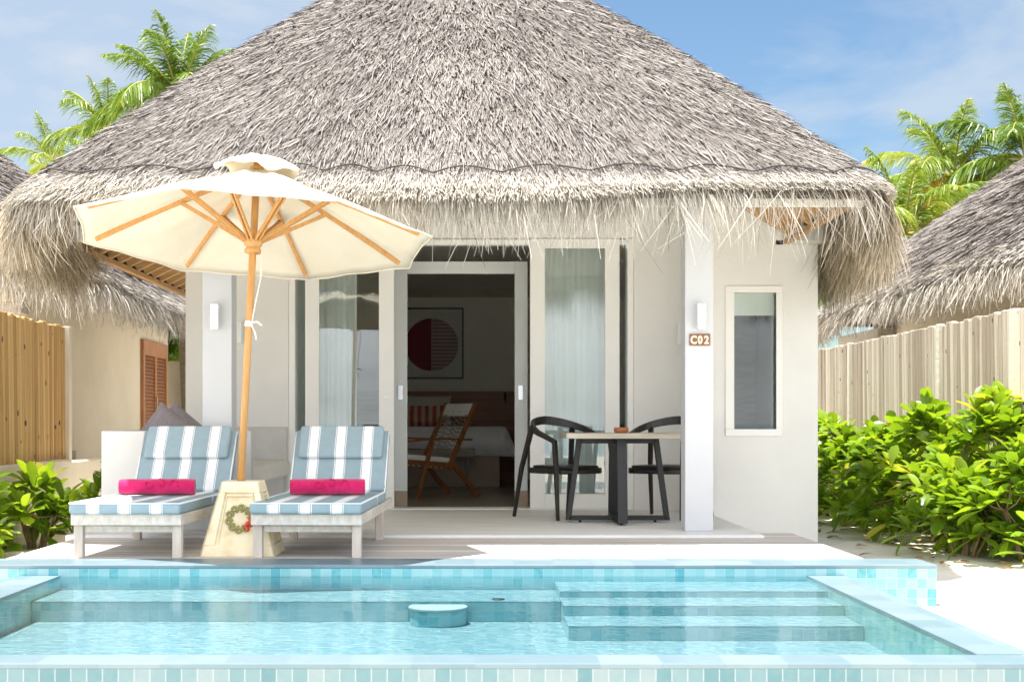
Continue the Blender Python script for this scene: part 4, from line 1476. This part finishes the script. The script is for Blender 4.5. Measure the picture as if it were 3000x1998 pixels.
sh.box(XW + .001, sm_ - .06, SZ, XW + .05, sm_ + .06, sz1 - .1).box(XW + .001, sy0 + .1, sz1 - .22, XW + .05, sm_ - .06, sz1 - .1).box(XW + .001, sm_ + .06, sz1 - .22, XW + .05, sy1 - .1, sz1 - .1)
ldoor = sh.build('louvred_door', SHUT, nl)
lv = MB()
for k in range(34):
    z = .02 + k * .054
    for a, b in ((sy0 + .1, sm_ - .06), (sm_ + .06, sy1 - .1)):
        lv.hexa([(XW + .006, a, z), (XW + .04, a, z - .006), (XW + .04, b, z - .006), (XW + .006, b, z)], [(XW + .006, a, z + .04), (XW + .012, a, z + .04), (XW + .012, b, z + .04), (XW + .006, b, z + .04)])
lv.build('louvres', SHUT, ldoor)
MB().box(XW + .002, sy0 + .1, SZ, XW + .006, sy1 - .1, sz1 - .2).build('door_back', BLACKF, ldoor)
MB().box(XW + .05, sm_ - .03, .98, XW + .07, sm_ + .03, 1.2).build('handle', BEDBASE, ldoor)
MB().box(-5.6, 14.5, wz(918, 14.5), wx(62, 14.5), 14.75, wz(884, 14.5)).build('beam', BEAMG, nl, bevel=.01)
MB().box(XW + .001, 17.27, wz(1346, 17.3), XW + .02, 17.42, wz(1320, 17.3)).build('switch_cover', BEAMG, nl)
MB().box(-5.6, yw1 + .6, SZ - .1, -3.0, yw1 + .8, wz(1058, yw1 + .6)).build('garden_wall', SANDW, None)
o = bpy.data.objects['garden_wall']
tag(o, 'white rounded garden wall glimpsed between the louvred door and the villa', 'wall')

nr_ = neighbour('thatched_villa', 'neighbouring villa with sloping grey thatch beyond the right fence', (8.7, 18, SZ), (8.9, 17.6),
                [(5.55, 12.2), (4.95, 13.6), (4.95, 20.6), (5.6, 22.6), (12, 22.6), (12.8, 20.6), (12.8, 13.6), (12, 12.2)], R(125), R(275), 26000, 7000, None)
XWR = 5.75
MB().box(XWR, 12.9, SZ - .1, 12, wx(1, 1) * 0 + XWR * F / (2560 - CX), 2.42).build('wall', CREAM, nr_)
MB().box(5.5, 19.4, 1.95, XWR + .3, 21.5, 2.1).build('eave_beam', BEAMG, nr_)

# ------------------------------------------------------------------ fences
def fence(X, y0, y1, zt, zb, m, posts, label, label_wall, face, pw=.09):
    t = thing('bamboo_fence', label, 'fence', (X, (y0 + y1) / 2, SZ))
    w_ = .075 if m is BAMBOO else .095
    sl = MB()
    y = math.floor(y0 / w_) * w_
    rnd = random.Random(3)
    while y < y1 - .01:
        d = rnd.uniform(0, .020)
        h = zt + rnd.uniform(-.012, .012)
        sl.hexa([(X - .02, y + .002, zb), (X + .02 + (d if face > 0 else 0), y + .002, zb), (X + .02 + (d if face > 0 else 0), y + w_ - .001, zb), (X - .02, y + w_ - .001, zb)],
                [(X - .02 - (d if face < 0 else 0), y + .002, h), (X + .02, y + .002, h), (X + .02, y + w_ - .001, h), (X - .02 - (d if face < 0 else 0), y + w_ - .001, h)])
        y += w_
    sl.build('bamboo_panel', m, t, bevel=.008)
    for py in posts:
        MB().box(X + face * .035 - .03, py - pw / 2, SZ, X + face * .035 + .03, py + pw / 2, zt + .005).build('post', SANDW, t, bevel=.005)
    b = MB().box(X - .09, y0, SZ - .2, X + .09, y1, zb - .003)
    o = b.build('base_wall', SANDW, None, bevel=.02)
    tag(o, label_wall, 'wall')


fence(-4.03, 10.2, 13.92, 1.75, .46, BAMBOO, [13.97], 'golden bamboo slat fence at the left edge beside the cream villa', 'low cream plaster wall under the left bamboo fence', 1, pw=.10)
FX = 4.5
fence(FX, 9.5, 19.5, 1.75, .42, BAMBOO2, [FX * F / (p - CX) for p in (2500, 2765, 2985)], 'bleached bamboo slat fence with white posts along the right side', 'low pale plaster wall behind the right shrubs', -1)
MB().box(-4.12, 13.93, SZ - .2, -4.0, 17.5, .43).build('base_wall', SANDW, None, bevel=.02)
tag(bpy.data.objects['base_wall.002'], 'low plaster wall running on from the left fence towards the louvred door', 'wall')

# ------------------------------------------------------------------ plants
LU = np.array([0, .18, .42, .68, .88, 1.0])
LW = np.array([.16, .34, .72, 1.0, .86, .22])


def leaves(base, d, up, L, Wd, bend, fold=0.18):
    """(n,) leaves -> verts, quads; three columns, six stations"""
    n = len(base)
    side = norm(np.cross(d, up))
    nn = norm(np.cross(side, d))
    V = np.zeros((n, 6, 3, 3))
    for i in range(6):
        c = base + d * (L * LU[i])[:, None] - nn * (bend * L * LU[i] ** 2)[:, None]
        e = side * (Wd * LW[i] * .5)[:, None]
        lift = nn * (Wd * LW[i] * fold)[:, None]
        V[:, i, 0] = c - e + lift
        V[:, i, 1] = c
        V[:, i, 2] = c + e + lift
    b = np.arange(n)[:, None, None] * 18 + np.arange(5)[None, :, None] * 3 + np.arange(2)[None, None, :]
    Q = np.stack([b, b + 1, b + 4, b + 3], -1).reshape(-1, 4)
    return V.reshape(-1, 3), Q


def shrub(x, y, h, rad, nros, label, seed, name='beach_shrub', size=1.0, dens=9, stems=7, squash=1.0):
    rg = np.random.default_rng(seed)
    t = thing(name, label, 'shrub', (x, y, SZ), group='glossy leaved beach shrubs')
    tips = []
    for k in range(nros):
        f = rg.random() ** .5
        a = rg.random() * 2 * math.pi
        zz = rg.uniform(.20, 1.0)
        ww = math.sin(min(1, zz * 1.05) * math.pi * .80 + .35)
        r = rad * f * ww
        tips.append((x + r * math.cos(a), y + r * math.sin(a) * squash, SZ + h * (zz - .12 * f * f) + rg.normal(0, .02)))
    tips = np.array(tips)
    st = MB()
    bases = []
    for k in range(stems):
        a = rg.random() * 6.28
        bx_, by_ = x + .14 * rad * math.cos(a), y + .14 * rad * math.sin(a)
        tx, ty = x + .45 * rad * math.cos(a), y + .45 * rad * math.sin(a) * squash
        mid = np.array([tx, ty, SZ + h * .45])
        st.tube([(bx_, by_, SZ - .03), (bx_ * .6 + tx * .4 + rg.normal(0, .02), by_ * .6 + ty * .4, SZ + h * .22), tuple(mid)], [.014 * size, .011 * size, .008 * size], 6)
        bases.append(mid)
    bases = np.array(bases)
    for p in tips[::2]:
        b = bases[np.argmin(((bases - p) ** 2).sum(1))]
        m_ = (b + p) / 2 - np.array([0, 0, .03])
        st.tube([tuple(b), tuple(m_), tuple(p)], [.007 * size, .006 * size, .004 * size], 5)
    st.build('stem', STEM, t)
    B_, D_, Lh, Wh, Bd, tn = [], [], [], [], [], []
    ctr = np.array([x, y, SZ + h * .35])
    for p in tips:
        outd = norm(p - ctr)
        ax_ = norm(outd * .75 + np.array([0, 0, .75]) + rg.normal(0, .18, 3))
        u = norm(np.cross(ax_, [0.3, .9, .2]))
        v = np.cross(ax_, u)
        m_ = int(dens + rg.integers(-2, 3))
        tone0 = rg.normal(.45, .14)
        for j in range(m_):
            a = j * 2.4 + rg.normal(0, .2)
            op = .25 + 1.15 * (1 - j / m_) + rg.normal(0, .12)
            d = ax_ * math.cos(op) + (u * math.cos(a) + v * math.sin(a)) * math.sin(op)
            B_.append(p - ax_ * (.05 * (1 - j / m_)) * size)
            D_.append(d)
            Lh.append(rg.uniform(.14, .29) * size * (0.75 + .25 * (1 - j / m_)))
            Wh.append(rg.uniform(.066, .112) * size)
            Bd.append(rg.uniform(.05, .4))
            tn.append(tone0 + rg.normal(0, .13) + (0.45 if rg.random() < .03 else 0))
    B_, D_, Lh, Wh, Bd = map(np.array, (B_, D_, Lh, Wh, Bd))
    up = norm(np.array([0, 0, 1.0]) + rg.normal(0, .25, (len(B_), 3)))
    V, Q = leaves(B_, norm(D_), up, Lh, Wh, Bd)
    np_mesh('foliage', V, Q, LEAF, t, np.repeat(np.clip(tn, 0, 1), 10), smooth=True)
    return t


SH = [  # x, y, h, rad, rosettes, label
    (4.22, 17.6, 1.20, .55, 50, 'leafy beach shrub farthest along the right fence beside the villa wall'),
    (4.10, 16.2, 1.05, .55, 52, 'leafy beach shrub against the fence just behind the villa wing corner'),
    (4.05, 14.9, 1.00, .52, 54, 'leafy beach shrub with bare stems in front of the first white fence post'),
    (4.02, 13.8, 1.10, .56, 66, 'broad leaved beach shrub between the two white fence posts'),
    (4.08, 12.75, 1.22, .62, 84, 'tall bright green beach shrub under the middle fence post'),
    (4.30, 11.75, 1.28, .70, 96, 'tallest beach shrub crowding the right edge of the fence'),
    (3.84, 11.15, 0.62, .44, 40, 'low sprawling beach shrub on the sand beside the pool corner'),
    (4.22, 10.75, 0.90, .50, 56, 'bushy beach shrub cut by the right edge of the picture'),
]
for i, (x, y, h, r, n, lb) in enumerate(SH):
    shrub(x, y, h, r, n, lb, 100 + i)
shrub(-3.66, 11.9, .64, .38, 24, 'bright beach shrub on the sand left of the striped lounger', 201, size=1.08)
shrub(-3.82, 11.0, .56, .27, 18, 'beach shrub half cut off by the left edge by the pool', 202, size=1.08)
shrub(-3.18, 12.6, .66, .36, 24, 'dark low beach shrub beside the white daybed wall', 203, size=1.0)
shrub(-5.2, 24.6, 2.6, .75, 70, 'green bush rising behind the white garden wall', 204, size=1.3)


def frond(rg, org, az, el, L, droop, name, parent, tone, leaf=.66, n=86, mat=None, twist=0.0):
    pts = []
    d = np.array([math.cos(az) * math.cos(el), math.sin(az) * math.cos(el), math.sin(el)])
    p = np.array(org, float)
    K = 16
    for k in range(K):
        pts.append(p.copy())
        d = norm(d + np.array([0, 0, -droop * (k / K) ** 1.0 / K * 3.6]))
        p = p + d * L / K
    pts = np.array(pts)
    f = np.linspace(.14, 1.0, n)
    idx = f * (K - 1)
    P = np.stack([np.interp(idx, np.arange(K), pts[:, c]) for c in range(3)], -1)
    T = norm(np.gradient(P, axis=0))
    hs = norm(np.cross(T, np.array([0, 0, 1.0]) + 1e-3))
    nu = norm(np.cross(hs, T))
    C = []
    W = []
    tn = []
    for s in (-1, 1):
        ll = leaf * L / 2.2 * (np.sin(np.clip(f * 1.05, 0, 1) * math.pi * .86 + .28)) ** .8 * rg.uniform(.85, 1.1, n)
        dv_ = norm(hs * s * .75 + T * .80 + nu * rg.normal(.15, .12, n)[:, None] + np.array([0, 0, -.12]))
        q = np.zeros((n, 4, 3))
        for k in range(4):
            g = k / 3
            q[:, k] = P + dv_ * (ll * g)[:, None] + np.array([0, 0, -1.0]) * (ll * g * g * rg.uniform(.40, .85, n))[:, None]
        C.append(q)
        W.append(rg.uniform(.024, .040, n)[:, None] * np.array([.6, 1, .8, .12])[None] * L / 2.2)
        tn.append(np.clip(tone + rg.normal(0, .10, n) + .25 * (f > .93), 0, 1))
    C = np.concatenate(C)
    W = np.concatenate(W)
    tn = np.concatenate(tn)
    Tt = norm(np.gradient(C, axis=1))
    vv = norm(np.cross(Tt, np.array([0, 0, 1.0]) + rg.normal(0, .5, (len(C), 1, 3))))
    V, Q = strips(C, vv, W)
    fo_ = np_mesh(name, V, Q, mat or PALM, parent, np.repeat(tn, 3))
    MB().tube([tuple(x) for x in pts], [.022 * (1 - k / K) + .005 for k in range(K)], 5).build('frond_rib', RACH, fo_)
    return fo_


def palm(x, y, zc, label, seed, n=16, L=2.1, lean=(0.2, 0.3), tone=.45, els=(-.35, 1.35), az0=0.0, dry=None):
    rg = np.random.default_rng(seed)
    t = thing('palm_tree', label, 'palm', (x + lean[0], y + lean[1], SZ), group='coconut palms beyond the villas')
    tr = []
    rr = []
    for k in range(12):
        g = k / 11
        tr.append((x + lean[0] * (1 - g) ** 1.6, y + lean[1] * (1 - g) ** 1.6, SZ - .1 + (zc - SZ) * g))
        rr.append(.15 - .06 * g)
    MB().tube(tr, rr, 12).build('trunk', TRUNK, t)
    for k in range(n):
        g = (k + .5) / n
        el = els[0] + (els[1] - els[0]) * g ** .9
        frond(rg, (x, y, zc), az0 + k * 2.4 + rg.normal(0, .15), el + rg.normal(0, .06), L * rg.uniform(.85, 1.1) * (1 - .2 * g), rg.uniform(.7, 1.15) * (1.05 - .35 * g), 'frond', t, np.clip(tone + .25 * (1 - g) - .12 + rg.normal(0, .08), 0, 1))
    if dry:
        frond(rg, (x, y, zc), dry[0], dry[1], L * .95, 1.5, 'dry_frond', t, .9, mat=YPALM)
    return t


def at(px, py, Yd): return wx(px, Yd), Yd, wz(py, Yd)


x, y, z = at(525, 292, 23.0)
palm(x, y, z, 'tall palm with dense green crown rising over the left slope of the thatch', 11, n=22, L=1.75, tone=.30)
x, y, z = at(318, 395, 24.5)
palm(x, y, z, 'palm with drooping yellow-green fronds low behind the left slope of the thatch', 12, n=13, L=1.55, tone=.52)
x, y, z = at(150, 470, 27.0)
palm(x, y, z, 'small far palm peeking above the left corner of the thatched eave', 13, n=10, L=1.25, tone=.5)
x, y, z = at(2792, 520, 26.0)
palm(x, y, z, 'yellow-green palm rising behind the right neighbouring thatch with a dry hanging frond', 14, n=17, L=2.05, tone=.55, dry=(R(232), -.1))
x, y, z = at(3005, 470, 25.0)
palm(x, y, z, 'palm at the right edge with upright dark fronds', 15, n=15, L=2.0, tone=.4)
x, y, z = at(2650, 690, 24.0)
palm(x, y, z, 'low palm filling the gap between the main roof and the right neighbouring roof', 16, n=18, L=2.1, tone=.55)

# fallen leaves under the right hedge
rg = np.random.default_rng(5)
nl_ = 130
B0 = np.stack([rg.uniform(2.75, 4.3, nl_), rg.uniform(10.2, 17.5, nl_), np.full(nl_, SZ + .025)], -1)
B0[:, 0] = np.maximum(B0[:, 0], 4.25 - rg.random(nl_) ** .6 * 1.1)
aa = rg.uniform(0, 6.28, nl_)
V, Q = leaves(B0, np.stack([np.cos(aa), np.sin(aa), rg.uniform(-.05, .12, nl_)], -1), norm(np.array([0, 0, 1.0]) + rg.normal(0, .15, (nl_, 3))), rg.uniform(.06, .15, nl_), rg.uniform(.025, .05, nl_), rg.uniform(-.1, .2, nl_))
DRYL = tone_mat('dry_leaf', [(0.0, (0.12, 0.065, 0.03)), (0.6, (0.30, 0.18, 0.08)), (1.0, (0.42, 0.33, 0.12))], rough=.7)
tag(np_mesh('leaf_litter', V, Q, DRYL, None, np.repeat(rg.random(nl_), 10)), 'scattered dry brown leaves on the sand under the right hedge', 'leaf litter', kind='stuff')

# ------------------------------------------------------------------ light, sky, camera
SUN_EL, SUN_AZ = R(79.5), R(-90)
sd = Vector((-0.182, -0.012, 1.0)).normalized()
sl = bpy.data.lights.new('sun', 'SUN')
sl.energy = 4.2
sl.angle = R(0.53)
sl.color = (1.0, 0.955, 0.88)
so = bpy.data.objects.new('sun', sl)
so.rotation_euler = sd.to_track_quat('Z', 'Y').to_euler()
so.location = (0, 5, 30)
COL.objects.link(so)

wd = bpy.data.worlds.new('World')
SC.world = wd
wd.use_nodes = True
nt = wd.node_tree
nt.nodes.clear()
L = nt.links.new
out = nd(nt, 'ShaderNodeOutputWorld')
bg = nd(nt, 'ShaderNodeBackground', i_Strength=0.050)
sk = nd(nt, 'ShaderNodeTexSky', sky_type='NISHITA')
sk.sun_disc = False
sk.sun_elevation = SUN_EL
sk.sun_rotation = SUN_AZ
sk.air_density = 1.0
sk.dust_density = 0.5
sk.ozone_density = 1.0
tc = nd(nt, 'ShaderNodeTexCoord')
mp = nd(nt, 'ShaderNodeMapping')
mp.inputs['Scale'].default_value = (1.0, 1.0, 3.6)
mp.inputs['Rotation'].default_value = (0.0, R(-8), 0.4)
L(tc.outputs['Generated'], mp.inputs['Vector'])
no = nd(nt, 'ShaderNodeTexNoise', i_Scale=3.4, i_Detail=9.0, i_Roughness=0.56, i_Distortion=0.5)
L(mp.outputs[0], no.inputs['Vector'])
sx_ = nd(nt, 'ShaderNodeSeparateXYZ')
L(tc.outputs['Generated'], sx_.inputs[0])
# a thin veil to the west (-X) and streaky wisps everywhere
m1 = nd(nt, 'ShaderNodeMapRange', interpolation_type='SMOOTHSTEP')
L(sx_.outputs[0], m1.inputs['Value'])
m1.inputs['From Min'].default_value = 0.06
m1.inputs['From Max'].default_value = -0.24
m1.inputs['To Max'].default_value = 0.62
cr = ramp(nt, [(0.47, (0, 0, 0)), (0.66, (1, 1, 1))])
L(no.outputs['Fac'], cr.inputs['Fac'])
mul = nd(nt, 'ShaderNodeMath', operation='MULTIPLY_ADD', use_clamp=True)
L(cr.outputs['Color'], mul.inputs[0])
mul.inputs[1].default_value = 0.7
L(m1.outputs[0], mul.inputs[2])
tint = nd(nt, 'ShaderNodeMix', data_type='RGBA', blend_type='MULTIPLY')
tint.inputs[0].default_value = 1.0
L(sk.outputs['Color'], tint.inputs[6])
tint.inputs[7].default_value = (0.88, 1.02, 1.08, 1)
mx = nd(nt, 'ShaderNodeMix', data_type='RGBA')
L(mul.outputs[0], mx.inputs[0])
L(tint.outputs[2], mx.inputs[6])
mx.inputs[7].default_value = (4.6, 5.2, 6.0, 1)
# unseen cloud bank behind the viewer, added to brighten the facade
mr = nd(nt, 'ShaderNodeMapRange', interpolation_type='SMOOTHSTEP')
L(sx_.outputs[1], mr.inputs['Value'])
mr.inputs['From Min'].default_value = -0.15
mr.inputs['From Max'].default_value = -0.55
n2 = nd(nt, 'ShaderNodeTexNoise', i_Scale=2.2, i_Detail=8.0, i_Roughness=0.6)
L(mp.outputs[0], n2.inputs['Vector'])
c2 = ramp(nt, [(0.36, (0.4, 0.4, 0.4)), (0.56, (1, 1, 1))])
L(n2.outputs['Fac'], c2.inputs['Fac'])
m3 = nd(nt, 'ShaderNodeMath', operation='MULTIPLY')
L(mr.outputs[0], m3.inputs[0])
L(c2.outputs['Color'], m3.inputs[1])
mx2 = nd(nt, 'ShaderNodeMix', data_type='RGBA')
L(m3.outputs[0], mx2.inputs[0])
L(mx.outputs[2], mx2.inputs[6])
mx2.inputs[7].default_value = (16.5, 17.0, 17.8, 1)
L(mx2.outputs[2], bg.inputs['Color'])
L(bg.outputs[0], out.inputs['Surface'])

cam = bpy.data.cameras.new('camera')
cam.sensor_width = 36.0
cam.lens = F / 3000 * 36
cam.shift_x = (1500 - CX) / 3000
cam.shift_y = (HY - 999) / 3000
cam.clip_start = 0.1
cam.clip_end = 2000
cam.dof.use_dof = True
cam.dof.focus_distance = 10.2
cam.dof.aperture_fstop = 5.6
co = bpy.data.objects.new('camera', cam)
co.location = (0, 0, CH)
co.rotation_euler = (R(90), 0, 0)
COL.objects.link(co)
SC.camera = co

SC.view_settings.view_transform = 'Standard'
SC.view_settings.look = 'None'
SC.view_settings.gamma = 1.0
SC.view_settings.exposure = 1.55
SC.render.engine = 'CYCLES'
SC.cycles.max_bounces = 12
SC.cycles.diffuse_bounces = 6
SC.cycles.transparent_max_bounces = 24
SC.cycles.use_denoising = True
